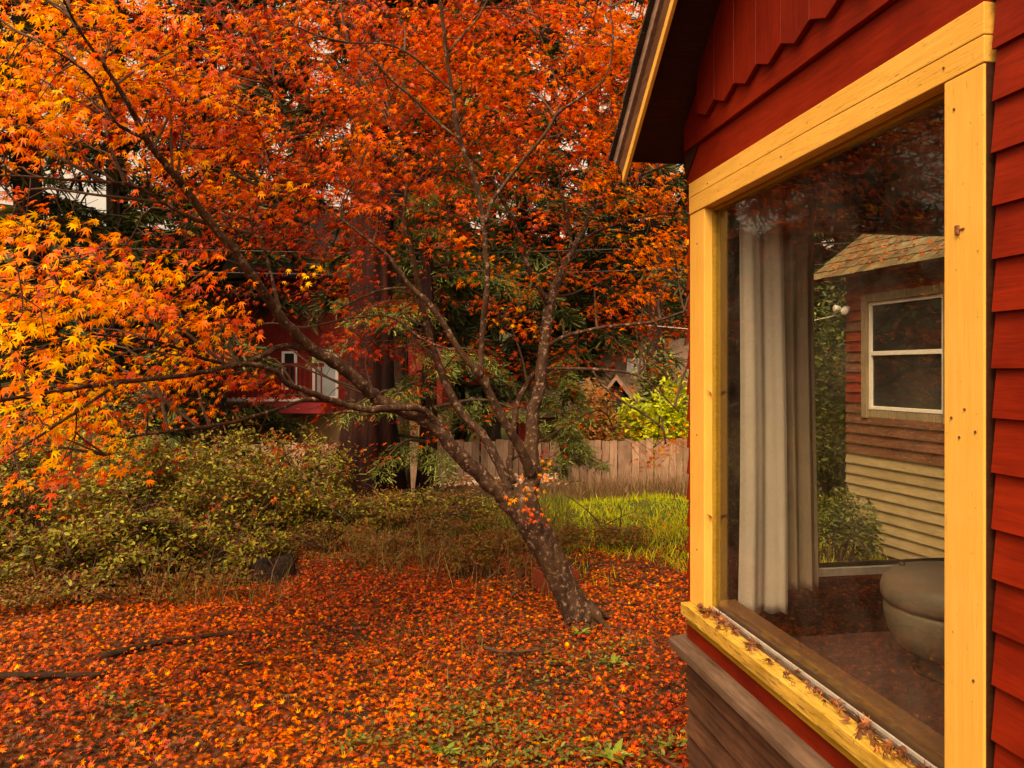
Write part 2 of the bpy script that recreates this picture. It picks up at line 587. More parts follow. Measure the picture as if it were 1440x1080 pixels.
def scatter(tv, tq, pos, fr, size, colours):
    """copies of a small leaf template (tv, tq) as arrays of vertices, quads, colours"""
    N, K = len(pos), len(tv)
    v = np.einsum('nij,kj->nki', fr, tv) * np.asarray(size).reshape(-1, 1, 1) + pos[:, None, :]
    f = (tq[None] + (np.arange(N) * K)[:, None, None]).reshape(-1, tq.shape[1])
    c = np.repeat(colours[:, None, :], K, axis=1).reshape(-1, 3)
    return v.reshape(-1, 3), f, c


def cat_mesh(parts):
    V, F, C, n = [], [], [], 0
    for v, f, c in parts:
        V.append(v)
        F.append(f + n)
        C.append(c)
        n += len(v)
    return np.concatenate(V), np.concatenate(F), np.concatenate(C)


def maple_template(droop, fold, twist, lobes=7):
    if lobes == 7:
        an = [-128, -84, -41, 0, 41, 84, 128]
        ln = [0.42, 0.74, 0.95, 1.0, 0.95, 0.74, 0.42]
    else:
        an = [-95, -46, 0, 46, 95]
        ln = [0.66, 0.92, 1.0, 0.92, 0.66]
    v = [(0, 0, 0)]
    nt = [an[0] - 24] + [(a + b) / 2 for a, b in zip(an, an[1:])] + [an[-1] + 24]
    rn = [0.14] + [0.30 + 0.06 * (1 - abs(x) / 130) for x in nt[1:-1]] + [0.14]
    for a, r in zip(nt, rn):
        v.append((math.sin(R(a)) * r, math.cos(R(a)) * r, 0))
    for a, r in zip(an, ln):
        v.append((math.sin(R(a)) * r, math.cos(R(a)) * r, 0))
    v = np.array(v)
    r = np.hypot(v[:, 0], v[:, 1])
    v[:, 2] = -droop * r ** 2 + fold * np.abs(v[:, 0]) + twist * v[:, 0] * v[:, 1]
    L = len(an)
    q = [(0, 1 + i, 2 + L + i, 2 + i) for i in range(L)]
    # stalk
    k = len(v)
    if lobes == 5:
        return v * 0.5, np.array(q)
    v = np.vstack([v, [(-0.012, 0, 0.0), (0.012, 0, 0.0), (0.008, -0.55, 0.10), (-0.008, -0.55, 0.10)]])
    q.append((k, k + 1, k + 2, k + 3))
    v *= 0.5                      # a size of 1 spans about 1 across
    return v, np.array(q)


TPL = [maple_template(0.28, 0.10, 0.05), maple_template(0.42, -0.06, -0.18), maple_template(0.18, 0.22, 0.22), maple_template(0.55, 0.05, 0.10)]
TPL += [maple_template(0.95, 0.35, 0.3), maple_template(0.7, -0.35, -0.35)]
TPL5 = [maple_template(0.3, 0.1, 0.1, 5), maple_template(0.5, -0.1, -0.2, 5)]
CURL = [maple_template(0.9, 0.5, 0.4), maple_template(-0.7, 0.3, -0.5), maple_template(1.1, -0.5, 0.3)]

OVAL_V = np.array([(0, -0.5, 0), (0.22, -0.12, 0.05), (0.18, 0.25, 0.04), (0, 0.5, -0.06), (-0.18, 0.25, 0.04), (-0.22, -0.12, 0.05)])
OVAL_Q = np.array([(0, 1, 2, 3), (0, 3, 4, 5)])
NEED_V = np.array([(-0.07, 0, 0), (0.07, 0, 0), (0.05, 1, -0.12), (-0.05, 1, -0.12)])
NEED_Q = np.array([(0, 1, 2, 3)])
BLADE_V = np.array([(-0.035, 0, 0), (0.035, 0, 0), (0.025, 0.6, 0.05), (-0.025, 0.6, 0.05), (0.004, 1, 0.25), (-0.004, 1, 0.25)])
STALK_V = BLADE_V * np.array([0.3, 1, 1])
BLADE_Q = np.array([(0, 1, 2, 3), (3, 2, 4, 5)])

PAL_T = np.array([0, 0.25, 0.5, 0.7, 0.85, 1.0])
PAL = np.array([(0.97, 0.56, 0.015), (0.97, 0.37, 0.012), (0.95, 0.205, 0.012), (0.86, 0.11, 0.016), (0.60, 0.05, 0.014), (0.26, 0.02, 0.009)])


def pal(t):
    t = np.clip(t, 0, 1)
    return np.stack([np.interp(t, PAL_T, PAL[:, i]) for i in range(3)], axis=-1)


def gz(x, y):
    x, y = np.asarray(x, float), np.asarray(y, float)
    z = 0.045 * np.sin(x * 1.3 + 0.6) * np.sin(y * 1.1) + 0.025 * np.sin(x * 3.1 + y * 2.3) + 0.012 * np.sin(x * 7.0 - y * 5.0)
    z = z - np.clip((y - 9.5) * 0.2, 0, 1.1)
    z = z + np.clip((-x - 1.6) * 0.05, 0, 0.6) * np.clip((y - 4) / 3, 0, 1)
    return z


exec_parts = []
# ------------------------------------------------------------------ ground and hillside
def build_ground():
    xs = np.concatenate([np.linspace(-160, -20, 15), np.linspace(-18, 18, 181), np.linspace(20, 160, 15)])
    ys = np.concatenate([np.linspace(-60, -2, 10), np.linspace(-1.5, 24, 150), np.linspace(26, 200, 18)])
    X, Y = np.meshgrid(xs, ys)
    Z = gz(X, Y)
    v = np.stack([X, Y, Z], -1).reshape(-1, 3)
    nx, ny = len(xs), len(ys)
    i = np.arange(ny - 1)[:, None] * nx + np.arange(nx - 1)[None]
    f = np.stack([i, i + 1, i + nx + 1, i + nx], -1).reshape(-1, 4)
    o = link('ground', mesh_from('ground', v, f, M['ground'], None, True))
    tag(o, 'red leaf-strewn garden soil with turf towards the fence', 'ground', None, 'structure')
    # wooded hillside far behind
    xs = np.linspace(-120, 130, 90)
    ys = np.linspace(46, 130, 40)
    X, Y = np.meshgrid(xs, ys)
    Z = -1.2 + (Y - 46) * 0.30 + 2.2 * np.sin(X * 0.11) * np.sin(Y * 0.09 + 1) + 1.0 * np.sin(X * 0.5) * np.cos(Y * 0.4)
    Z[0] = -2.5
    v = np.stack([X, Y, Z], -1).reshape(-1, 3)
    nx = len(xs)
    i = np.arange(len(ys) - 1)[:, None] * nx + np.arange(nx - 1)[None]
    f = np.stack([i, i + 1, i + nx + 1, i + nx], -1).reshape(-1, 4)
    tag(link('hill', mesh_from('hill', v, f, M['hill'], None, True)), 'dark wooded hillside rising behind the houses', 'hill', None, 'structure')


build_ground()

# ------------------------------------------------------------------ the red cottage with the big window
WX = 1.2                       # wall trim plane
YC = 2.985                     # far corner of the wall
cot = thing('red_cottage', (WX, YC, 0), 'red clapboard cottage with a large yellow-trimmed window, close to the camera', 'cottage')


def clap_mesh(name, length, mat, expo=0.107, t0=0.006, t1=0.019):
    """lapped board: runs along +Y, butt at z=0, outer face towards -X"""
    h = expo * 1.18
    prof = [(-t1, 0), (0.0, 0), (0.0, h), (-t0, h)]
    b = MB()
    nseg = max(1, int(length / 0.4))
    for i in range(nseg + 1):
        y = length * i / nseg
        b.v.append(np.array([(x + random.uniform(-.0012, .0012), y, z + random.uniform(-.0012, .0012)) for x, z in prof]))
    b.f = []
    for i in range(nseg):
        for j in range(4):
            k = (j + 1) % 4
            b.f.append((i * 4 + j, i * 4 + k, i * 4 + 4 + k, i * 4 + 4 + j))
    b.f += [(0, 1, 2, 3), tuple(nseg * 4 + j for j in (3, 2, 1, 0))]
    return mesh_from(name, np.concatenate(b.v), b.f, mat)


def place_local(name, me, parent, world):
    loc = np.array(world, float) - ORG[parent.name]
    return link(name, me, parent, Matrix.Translation(loc) @ Matrix.Rotation(random.uniform(-.002, .002), 4, 'X'))


EXPO = 0.107
me_r = clap_mesh('clapboard', 2.4, M['red'])
me_s = clap_mesh('short_clapboard', 0.052, M['red'])
me_b = clap_mesh('weathered_clapboard', YC + 1.03, M['bare_y'], EXPO, 0.004, 0.030)
z0 = 2.351 - EXPO * 16
for k in range(34):
    z = z0 + k * EXPO
    if 0.62 < z < 4.2:
        place_local('clapboard', me_r, cot, (WX + 0.019, 1.374 - 2.4 - random.uniform(0, .004), z))
    if 0.70 < z < 2.5:
        place_local('clapboard', me_s, cot, (WX + 0.028, 2.936 + random.uniform(0, .004), z))
for k in range(6):
    place_local('clapboard', me_b, cot, (WX + 0.03, -1.03, 0.566 - EXPO * (k + 1) - 0.004))
# sheathing behind the boards, with the window hole
sh = MB()
sh.box((WX + 0.035, -1.03, 0.02), (WX + 0.07, YC - 0.004, 0.765))
sh.box((WX + 0.035, -1.03, 0.765), (WX + 0.07, 1.40, 2.34))
sh.box((WX + 0.035, 2.80, 0.765), (WX + 0.07, YC - 0.004, 2.34))
sh.box((WX + 0.035, -1.03, 2.34), (WX + 0.07, YC - 0.004, 2.66))
EAVE_Y, EAVE_Z, PITCH = 3.12, 2.588, 0.83
RIDGE_Y = 0.4
RIDGE_Z = EAVE_Z + PITCH * (EAVE_Y - RIDGE_Y)
sh.prism([(YC - .004, 2.66), (YC - .004, EAVE_Z + PITCH * (EAVE_Y - YC)), (RIDGE_Y, RIDGE_Z), (-1.03, RIDGE_Z - PITCH * (RIDGE_Y + 1.03)), (-1.03, 2.66)],
         WX + 0.035, WX + 0.07, lambda u, v, h: (h, u, v))
sh.build('sheathing', M['red'], cot)
# frieze boards over the window
MB().box((WX + 0.012, 1.385, 2.4535), (WX + 0.034, YC, 2.592)).build('frieze_board', M['red'], cot, bevel=0.002)
MB().prism([(1.385, 2.594), (YC, 2.594), (YC, 2.69), (YC - .13, 2.795), (1.385, 2.795)], WX - 0.006, WX + 0.034, lambda u, v, h: (h, u, v)).build('frieze_board', M['red'], cot, bevel=0.002)
# pointed gable boards
BW = 0.16
y = YC - 0.02
first = True
while y > 0.2:
    a, b_ = y, y - BW + 0.002
    mid = (a + b_) / 2 + random.uniform(-.004, .004)
    zt = 2.66 + random.uniform(-.004, .004)
    ta, tb = EAVE_Z + PITCH * (EAVE_Y - a) - 0.004, EAVE_Z + PITCH * (EAVE_Y - b_) - 0.004
    if ta < zt + .06:
        y -= BW
        continue
    o = MB().prism([(a, zt + 0.032), (mid, zt), (b_, zt + 0.032), (b_, tb), (a, ta)], WX - 0.026 + random.uniform(-.002, .002), WX - 0.0075, lambda u, v, h: (h, u, v)).build('gable_board', M['red_v'], cot, bevel=0.002)
    y -= BW
# end walls, interior shell
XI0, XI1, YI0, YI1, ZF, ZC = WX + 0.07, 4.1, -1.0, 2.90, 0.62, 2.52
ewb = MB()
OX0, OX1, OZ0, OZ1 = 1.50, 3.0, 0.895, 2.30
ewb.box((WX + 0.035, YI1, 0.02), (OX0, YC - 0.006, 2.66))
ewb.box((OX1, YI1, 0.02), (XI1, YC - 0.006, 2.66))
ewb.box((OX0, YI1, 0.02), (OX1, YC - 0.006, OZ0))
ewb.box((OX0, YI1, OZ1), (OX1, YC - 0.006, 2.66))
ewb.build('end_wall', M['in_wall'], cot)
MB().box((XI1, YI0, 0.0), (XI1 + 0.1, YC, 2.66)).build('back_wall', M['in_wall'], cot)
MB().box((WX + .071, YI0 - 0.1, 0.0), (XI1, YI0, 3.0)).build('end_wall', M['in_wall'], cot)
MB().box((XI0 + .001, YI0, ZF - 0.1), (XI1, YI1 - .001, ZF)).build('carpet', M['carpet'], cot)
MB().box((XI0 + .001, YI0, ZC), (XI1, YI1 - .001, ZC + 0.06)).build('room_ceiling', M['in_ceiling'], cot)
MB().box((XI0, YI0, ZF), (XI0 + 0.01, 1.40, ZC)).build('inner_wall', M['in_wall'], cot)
# second window at the end of the room
w2 = link('window', mesh_from('window', [(OX0, YI1 - .02, OZ0 - .03), (OX1, YI1 - .02, OZ0 - .03), (OX1, YI1 + .08, OZ0 - .03), (OX0, YI1 + .08, OZ0 - .03), (OX0, YI1 - .02, OZ0), (OX1, YI1 - .02, OZ0), (OX1, YI1 + .08, OZ0), (OX0, YI1 + .08, OZ0)] - ORG[cot.name],
          [(0, 3, 2, 1), (4, 5, 6, 7), (0, 1, 5, 4), (1, 2, 6, 5), (2, 3, 7, 6), (3, 0, 4, 7)], M['alu']), cot)
w2['label'] = 'end window of the room with a pale metal sill'
MB().box((OX0, YI1 + .03, OZ0), (OX1, YI1 + .036, OZ1)).build('pane', M['glass_b'], w2)
MB().box((OX0, YI1 - .012, OZ1 - .03), (OX1, YI1 + .02, OZ1 + 0.02)).build('head_rail', M['in_sill'], w2)

# the large window: casings, sill, track, pane
win = MB().box((WX + .022, 1.50, 2.328), (WX + .034, 2.794, 2.3285)).build('window', M['yel_y'], cot)
win['label'] = 'large picture window in a wide yellow casing'
YL0, YL1 = 2.794, 2.934           # left casing
YR0, YR1 = 1.388, 1.502           # right casing
ZS = 0.775


def board_fn(b, o, label=None):
    if label:
        o['label'] = label
    return o


MB().box((WX, YL0, ZS), (WX + .036, YL1, 2.3275)).build('side_casing', M['yel_v'], win, bevel=0.003)
MB().box((WX - .003, YR0, 0.5), (WX + .036, YR1, 2.3275)).build('side_casing', M['yel_v'], win, bevel=0.003)
MB().prism([(YR0 - .002, 2.329), (YR0 - .002, 2.384), (YL1 * .5 + .55, 2.392), (YL1, 2.394), (YL1, 2.329)], WX - .004, WX + .036, lambda u, v, h: (h, u, v)).build('head_casing', M['yel_y'], win, bevel=0.002)
MB().prism([(YR0 - .002, 2.3855), (YR0 - .002, 2.452), (YL1, 2.452), (YL1, 2.3945), (YL1 * .5 + .55, 2.3928)], WX - .0045, WX + .036, lambda u, v, h: (h, u, v)).build('head_casing', M['yel_y'], win, bevel=0.002)
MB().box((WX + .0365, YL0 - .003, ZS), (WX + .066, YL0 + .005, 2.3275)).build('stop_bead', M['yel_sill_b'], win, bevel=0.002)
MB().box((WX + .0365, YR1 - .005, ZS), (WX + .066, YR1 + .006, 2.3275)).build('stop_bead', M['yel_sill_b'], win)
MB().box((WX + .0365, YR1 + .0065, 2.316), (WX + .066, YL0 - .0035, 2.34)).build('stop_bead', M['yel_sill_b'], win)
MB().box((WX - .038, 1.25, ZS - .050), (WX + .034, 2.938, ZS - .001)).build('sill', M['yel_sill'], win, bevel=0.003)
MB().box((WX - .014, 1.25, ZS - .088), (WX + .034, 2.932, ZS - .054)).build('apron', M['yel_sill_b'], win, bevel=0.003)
MB().box((WX + .020, YR1 + .02, ZS), (WX + .030, YL0 - .004, ZS + .013)).build('track', M['track'], win, bevel=0.001)
MB().box((WX + .0305, YR1 + .02, ZS), (WX + .036, YL0 - .004, ZS + .022)).build('track', M['alu'], win, bevel=0.001)
MB().box((WX + .0365, YR1 + .02, ZS), (WX + .046, YL0 - .004, ZS + .016)).build('track', M['track'], win, bevel=0.001)
MB().box((WX + .047, YR1 + .0065, ZS + .001), (WX + .050, YL0 - .0035, 2.3155)).build('pane', M['glass'], win)
MB().box((WX + .054, YR1, ZS - .03), (WX + .125, YL0 - .0035, ZS + .045)).build('inner_sill', M['in_sill'], win, bevel=0.003)
# red board and drip cap under the sill
MB().box((WX + .008, 1.0, 0.610), (WX + .034, YC, ZS - .0885)).build('skirt_board', M['red'], cot, bevel=0.002)
MB().prism([(WX - .055, 0.566), (WX + .034, 0.566), (WX + .034, 0.613), (WX + .0075, 0.613), (WX - .055, 0.600)], -1.03, YC + .045, lambda u, v, h: (u, h, v)).build('drip_cap', M['drip'], cot, bevel=0.003)
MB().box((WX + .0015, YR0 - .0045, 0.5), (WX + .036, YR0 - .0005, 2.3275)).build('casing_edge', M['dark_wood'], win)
# nail heads on the casings, and the little iron latch
for (yy, zz) in ((1.44, 1.62), (1.478, 1.60), (1.41, 1.575), (1.455, 1.56), (1.47, 2.26), (1.415, 1.06), (2.86, 2.20), (2.86, 1.45), (2.86, 1.0), (1.5, 2.36), (2.2, 2.36), (2.75, 2.41)):
    t = MB()
    t.lathe([(0.0, 0), (0.0028, 0), (0.0028, 0.002), (0.0, 0.0024)], (0, 0), 8)
    v = t.v[0][:, [2, 0, 1]] * [-1, 1, 1] + np.array([WX - .0035 if zz < 2.3 and yy < 2 else (WX - .0045 if zz > 2.33 else WX - .0005), yy, zz])
    MB().add(v, t.f).build('nail', M['nail'], win)
MB().box((WX - .008, 1.454, 1.990), (WX - .0035, 1.465, 2.010)).box((WX - .006, 1.440, 1.998), (WX - .0035, 1.454, 2.002)).build('latch', M['rust'], win, bevel=0.001)

# roof with rake
RX = 0.96
slope = math.atan(PITCH)
cs_, sn_ = math.cos(slope), math.sin(slope)


def roof_pt(x, s, n):
    """s metres up the slope from the eave, n metres square to it"""
    return (x, EAVE_Y - s * cs_ - n * sn_ * -1, EAVE_Z + s * sn_ + n * cs_)


SL = (EAVE_Y - RIDGE_Y) / cs_
roof = MB()
for s0, s1, n0, n1, x0, x1 in [(0.0, SL, 0.0, 0.03, RX + .02, XI1 + .3)]:
    roof.prism([(s0, n0), (s1, n0), (s1, n1), (s0, n1)], x0, x1, lambda u, v, h: roof_pt(h, u, v))
ro = roof.build('roof', M['dark_wood'], cot)
r2 = MB()
r2.prism([(0, 0.0), (SL, 0), (SL, 0.03), (0, .03)], RX + .02, XI1 + .3, lambda u, v, h: (h, 2 * RIDGE_Y - roof_pt(h, u, v)[1], roof_pt(h, u, v)[2]))
r2.build('roof', M['dark_wood'], cot)
for i in range(28):               # shingle courses, thick butt edges over the rake
    s0 = -0.03 + i * 0.135
    MB().prism([(s0, .031 + .004), (s0 + .16, .031), (s0 + .16, .036), (s0, .031 + .022)], RX - .03 + random.uniform(-.008, .008), XI1 + .3, lambda u, v, h: roof_pt(h, u, v)).build('shingle_course', M['roof_dark'], ro)
MB().prism([(-.02, -.012), (SL, -.012), (SL, .034), (-.02, .034)], RX - .012, RX + .0195, lambda u, v, h: roof_pt(h, u, v)).build('rake_trim', M['rake_grey'], ro, bevel=0.002)
MB().prism([(-.015, -.085), (SL, -.085), (SL, -.0125), (-.015, -.0125)], RX + .002, RX + .0195, lambda u, v, h: roof_pt(h, u, v)).build('rake_board', M['rake_brown'], ro, bevel=0.002)
MB().prism([(-.03, -.118), (SL, -.118), (SL, -.0855), (-.005, -.0855)], RX + .0, RX + .014, lambda u, v, h: roof_pt(h, u, v)).build('rake_board', M['yel_y'], ro, bevel=0.002)
for xx in (WX + .005, WX + .75, WX + 1.4):
    MB().prism([(0.03, -.16), (0.12, -.001), (.75, -.001), (.75, -.13), (.16, -.16)], xx, xx + .045, lambda u, v, h: roof_pt(h, u, v)).build('rafter_tail', M['dark_wood'], ro)

# curtains in the room
def curtain(name, x0, x1, y0, ztop, zbot, folds, depth, mat, label, flare=0.0, seed=1):
    r_ = np.random.default_rng(seed)
    t = thing(name, ((x0 + x1) / 2, y0, zbot), label, 'curtain')
    nu, nv = 90, 40
    U = np.linspace(0, 1, nu)
    ph = r_.random(4) * 6
    V = []
    for j in range(nv + 1):
        v = j / nv
        z = ztop + (zbot - ztop) * v
        spread = 0.90 + 0.10 * v + flare * v * v
        xx = x0 + (x1 - x0) * U * spread + 0.012 * math.sin(v * 3 + ph[0]) * v
        yy = y0 + depth * (np.sin(U * folds * 6.283 + ph[1] + 0.6 * v) + 0.22 * np.sin(U * folds * 2.7 * 6.283 + ph[2] - 0.8 * v)) * (0.75 + 0.35 * v)
        zz = z + (0.006 * np.sin(U * 20 + ph[3]) if j == nv else 0 * U)
        V.append(np.stack([xx, yy, np.broadcast_to(zz, xx.shape)], 1))
    i = np.arange(nv)[:, None] * nu + np.arange(nu - 1)[None]
    F = np.stack([i, i + 1, i + nu + 1, i + nu], -1).reshape(-1, 4)
    v = np.concatenate(V)
    o = link('cloth', mesh_from('cloth', v - ORG[t.name], F, mat, None, True), t)
    sm = o.modifiers.new('cloth', 'SOLIDIFY')
    sm.thickness = 0.002
    # hem
    b = MB()
    e = v.reshape(nv + 1, nu, 3)
    b.tube(e[:, -1], 0.004, 5)
    b.build('side_hem', mat, t, True)
    b = MB()
    b.tube([(x0 - .03, y0, ztop + .012), (x1 + .03, y0, ztop + .012)], 0.009, 8)
    b.build('curtain_rod', M['rust'], t, True)
    return t


curtain('curtain', 1.338, 1.522, 2.775, 2.42, 0.765, 1.6, 0.012, M['curtain_w'], 'off-white curtain hanging inside the big window, its lower edge lit', 0.05, 3)
curtain('curtain', 1.525, 1.690, 2.825, 2.42, 0.835, 2.6, 0.015, M['curtain_b'], 'curtain with its shade painted in tan, hanging behind the off-white one, beside the end window', -0.04, 5)

# round padded stool in the room
oc = P(1348, 522, 2.74)
st = thing('round_stool', (oc[0], oc[1], ZF), 'round grey-green padded stool on the mauve carpet inside the room', 'stool')
MB().lathe([(0, .986), (.10, .985), (.18, .979), (.222, .967), (.245, .945), (.254, .915), (.252, .885), (.243, .868), (.20, .866), (0, .866)], oc).build('cushion_lid', M['vinyl'], st, True)
MB().lathe([(0, .864), (.236, .864), (.243, .85), (.243, .82), (.232, .77), (.205, .72), (.17, .695), (0, .69)], oc).build('body', M['vinyl'], st, True)
MB().lathe([(0, .692), (.12, .692), (.115, .66), (.14, .63), (.14, .621), (0, .621)], oc).build('pedestal', M['vinyl_b'], st, True)
MB().tube([(oc[0] - .12, oc[1] + .14, .978), (oc[0] - .12, oc[1] + .14, .992)], [.012, .007], 10).build('button', M['vinyl_b'], st, True)

# ------------------------------------------------------------------ neighbour cottage seen through both windows
NC = np.array([4.44, 6.88, 0.0])
ND = np.array([0.0907, -0.9959, 0.0])       # along its wall, towards us
NIN = np.array([0.9959, 0.0907, 0.0])       # into the building
AX = np.array([ND, NIN, [0, 0, 1.0]])
nb = thing('neighbour_cottage', tuple(NC), 'worn red and beige clapboard cottage with a mossy shingle roof, seen through the window', 'cottage')
NL, NW, NH = 3.0, 3.4, 2.63
b = MB()
b.box((0.0, 0.02, 0), (NL, 0.08, 0.0 + 1.34), AX, NC)
b.box((0.0, 0.02, 1.34), (0.30, 0.08, NH + .1), AX, NC)
b.box((1.20, 0.02, 1.34), (NL, 0.08, NH + .1), AX, NC)
b.box((0.30, 0.02, 2.34), (1.20, 0.08, NH + .1), AX, NC)
b.build('wall', M['n_red'], nb)
b = MB()
b.prism([(0.02, 0), (NW, 0), (NW, NH), (NW / 2, NH + 0.75 * NW / 2), (0.02, NH)], -0.0, 0.05, lambda u, v, h: tuple(NC + ND * h + NIN * u + np.array([0, 0, v])))
b.build('gable_wall', M['n_red'], nb)
b = MB()
b.prism([(0.085, 0), (NW, 0), (NW, NH), (NW / 2, NH + 0.75 * NW / 2), (0.085, NH)], NL - .05, NL, lambda u, v, h: tuple(NC + ND * h + NIN * u + np.array([0, 0, v])))
b.build('gable_wall', M['n_red'], nb)
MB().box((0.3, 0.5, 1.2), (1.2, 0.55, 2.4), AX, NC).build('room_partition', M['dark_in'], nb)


def n_clap(s0, s1, z, mat, expo):
    prof = [(-0.018, 0), (0.019, 0), (0.019, expo * 1.15), (0.004, expo * 1.15)]
    MB().prism([(p, z + q) for p, q in prof], s0, s1, lambda u, v, h: tuple(NC + ND * h + NIN * u + np.array([0, 0, v]))).build('clapboard', mat, nb)


z = 0.03
NE = 0.098
while z < NH - .02:
    mat = M['n_beige'] if z < 0.84 else (M['n_bare'] if (z < 1.36 or random.random() < 0.3) else M['n_red'])
    if 1.27 < z < 2.33:
        n_clap(-0.02, 0.235, z, mat, NE)
        n_clap(1.265, NL, z, mat, NE)
    else:
        n_clap(-0.02, NL, z, mat, NE)
    z += NE
nw = MB().box((0.30, -0.005, 1.262), (1.20, 0.07, 1.342), AX, NC).build('window', M['n_frame'], nb, bevel=0.004)
nw['label'] = 'sash window in a grey weathered frame'
MB().box((0.225, -0.035, 1.262), (0.298, 0.05, 2.42), AX, NC).build('frame', M['n_frame'], nw, bevel=0.004)
MB().box((1.202, -0.035, 1.262), (1.275, 0.05, 2.42), AX, NC).build('frame', M['n_frame'], nw, bevel=0.004)
MB().box((0.30, -0.036, 2.345), (1.20, 0.05, 2.421), AX, NC).build('frame', M['n_frame'], nw, bevel=0.004)
for lo, hi in (((.30, -.01, 1.343), (.335, .03, 2.344)), ((1.165, -.01, 1.343), (1.20, .03, 2.344)), ((.335, -.009, 1.343), (1.165, .03, 1.376)), ((.335, -.009, 2.312), (1.165, .03, 2.344)), ((.335, -.014, 1.845), (1.165, .03, 1.885))):
    MB().box(lo, hi, AX, NC).build('sash', M['n_white'], nw, bevel=0.003)
MB().box((.335, 0.012, 1.376), (1.165, 0.016, 1.845), AX, NC).build('pane', M['pane_dark'], nw)
MB().box((.335, 0.008, 1.885), (1.165, 0.012, 2.312), AX, NC).build('pane', M['pane_dark'], nw)
# roof with separate shingles
NP = math.atan(0.75)
nc, ns = math.cos(NP), math.sin(NP)


def nroof(s, u, n):
    return NC + ND * s + NIN * (-0.22 + u * nc - n * ns) + np.array([0, 0, NH - 0.05 + u * ns + n * nc])


NSL = (NW / 2 + 0.22) / nc
b = MB()
b.prism([(0, 0), (NSL, 0), (NSL, .03), (0, .03)], -0.28, NL + .25, lambda u, v, h: tuple(nroof(h, u, v)))
nr = b.build('roof', M['n_bare'], nb)
b = MB()
b.prism([(0, 0), (NSL, 0), (NSL, .03), (0, .03)], -0.28, NL + .25, lambda u, v, h: tuple(nroof(h, u, v) + NIN * (2 * (NW / 2 - (-0.22 + u * nc - v * ns)))))
b.build('roof', M['n_bare'], nb)
RM = np.eye(3)
RM[:, 0] = ND
RM[:, 1] = NIN * nc + np.array([0, 0, ns])
RM[:, 2] = -NIN * ns + np.array([0, 0, nc])
sh_me = []
for wd in (0.11, 0.14, 0.17, 0.20):
    q = MB().box((0, -0.004, 0), (wd - .006, 0.20, 0.007))
    v = q.v[0].copy()
    v[:, 2] += np.where(v[:, 1] < 0.1, 0.010, 0.0)
    sh_me.append((wd, mesh_from('shingle', v, q.f, M['shingle'])))
for row in range(14):
    s = -0.30 + random.uniform(-.03, 0)
    while s < 1.75:
        wd, me = random.choice(sh_me)
        p = nroof(s, -0.03 + row * 0.15 + random.uniform(-.008, .008), 0.032 + random.uniform(0, .003)) - NC
        link('shingle', me, nr, Matrix.Translation(p) @ Matrix(RM.tolist()).to_4x4() @ Matrix.Rotation(random.uniform(-.02, .02), 4, 'Z'))
        s += wd
b = MB()
for row in range(14):
    s = 1.95
    while s < NL + .2:
        wd = random.choice((.11, .14, .17, .2))
        b.prism([(row * .15 - .03, .034), (row * .15 + .16, .034), (row * .15 + .16, .041), (row * .15 - .03, .049)], s, s + wd - .006, lambda u, v, h: tuple(nroof(h, u, v)))
        s += wd
b.build('shingle_field', M['shingle'], nr)['kind'] = 'stuff'
n = 420
q = np.array([nroof(a, u, .055) for a, u in zip(rng.uniform(-.2, 2.2, n), np.abs(rng.normal(.25, .5, n)) + .02)])
v, f, c = scatter(*TPL5[0], q, frames(RM[:, 2] + rng.normal(0, .3, (n, 3)), rng.normal(0, 1, (n, 3))), rng.uniform(.04, .07, n), pal(rng.uniform(.5, 1, n)) * .6)
tag(link('roof_leaves', mesh_from('roof_leaves', v, f, M['litter'], c)), 'fallen red leaves scattered on the mossy roof of the neighbour cottage', 'leaf litter', None, 'stuff')
# flood light on its corner, with cable
fp = NC + ND * 0.03 + NIN * (-0.02) + np.array([0, 0, 2.30])
fl = thing('flood_light', tuple(fp), 'white twin flood light fixed to the corner of the neighbour cottage', 'light')
b = MB().tube([fp, fp - NIN * .05], [.036, .032], 14)
b.build('mount', M['n_white'], fl, True)
for d_ in ((-0.9, -.25, .1), (-.5, .75, -.25)):
    dd = np.array(d_) @ np.array([NIN, ND, [0, 0, 1]])
    a0 = fp - NIN * .05
    MB().tube([a0, a0 + dd * .03, a0 + dd * .045, a0 + dd * .10, a0 + dd * .104], [.011, .012, .025, .036, .028], 14).build('lamp_head', M['n_white'], fl, True)
cb = MB().tube(spline([(*(fp + np.array([0, 0, -.03])),), (*(fp + np.array([-.35, .25, -.12])),), (*(fp + np.array([-.8, .6, -.2])),), (*(fp + np.array([-1.6, 1.2, -.1])),)]), 0.006, 5).build('cable', M['wire_w'], None, True)
tag(cb, 'pale cable sagging from the flood light into the trees', 'cable')

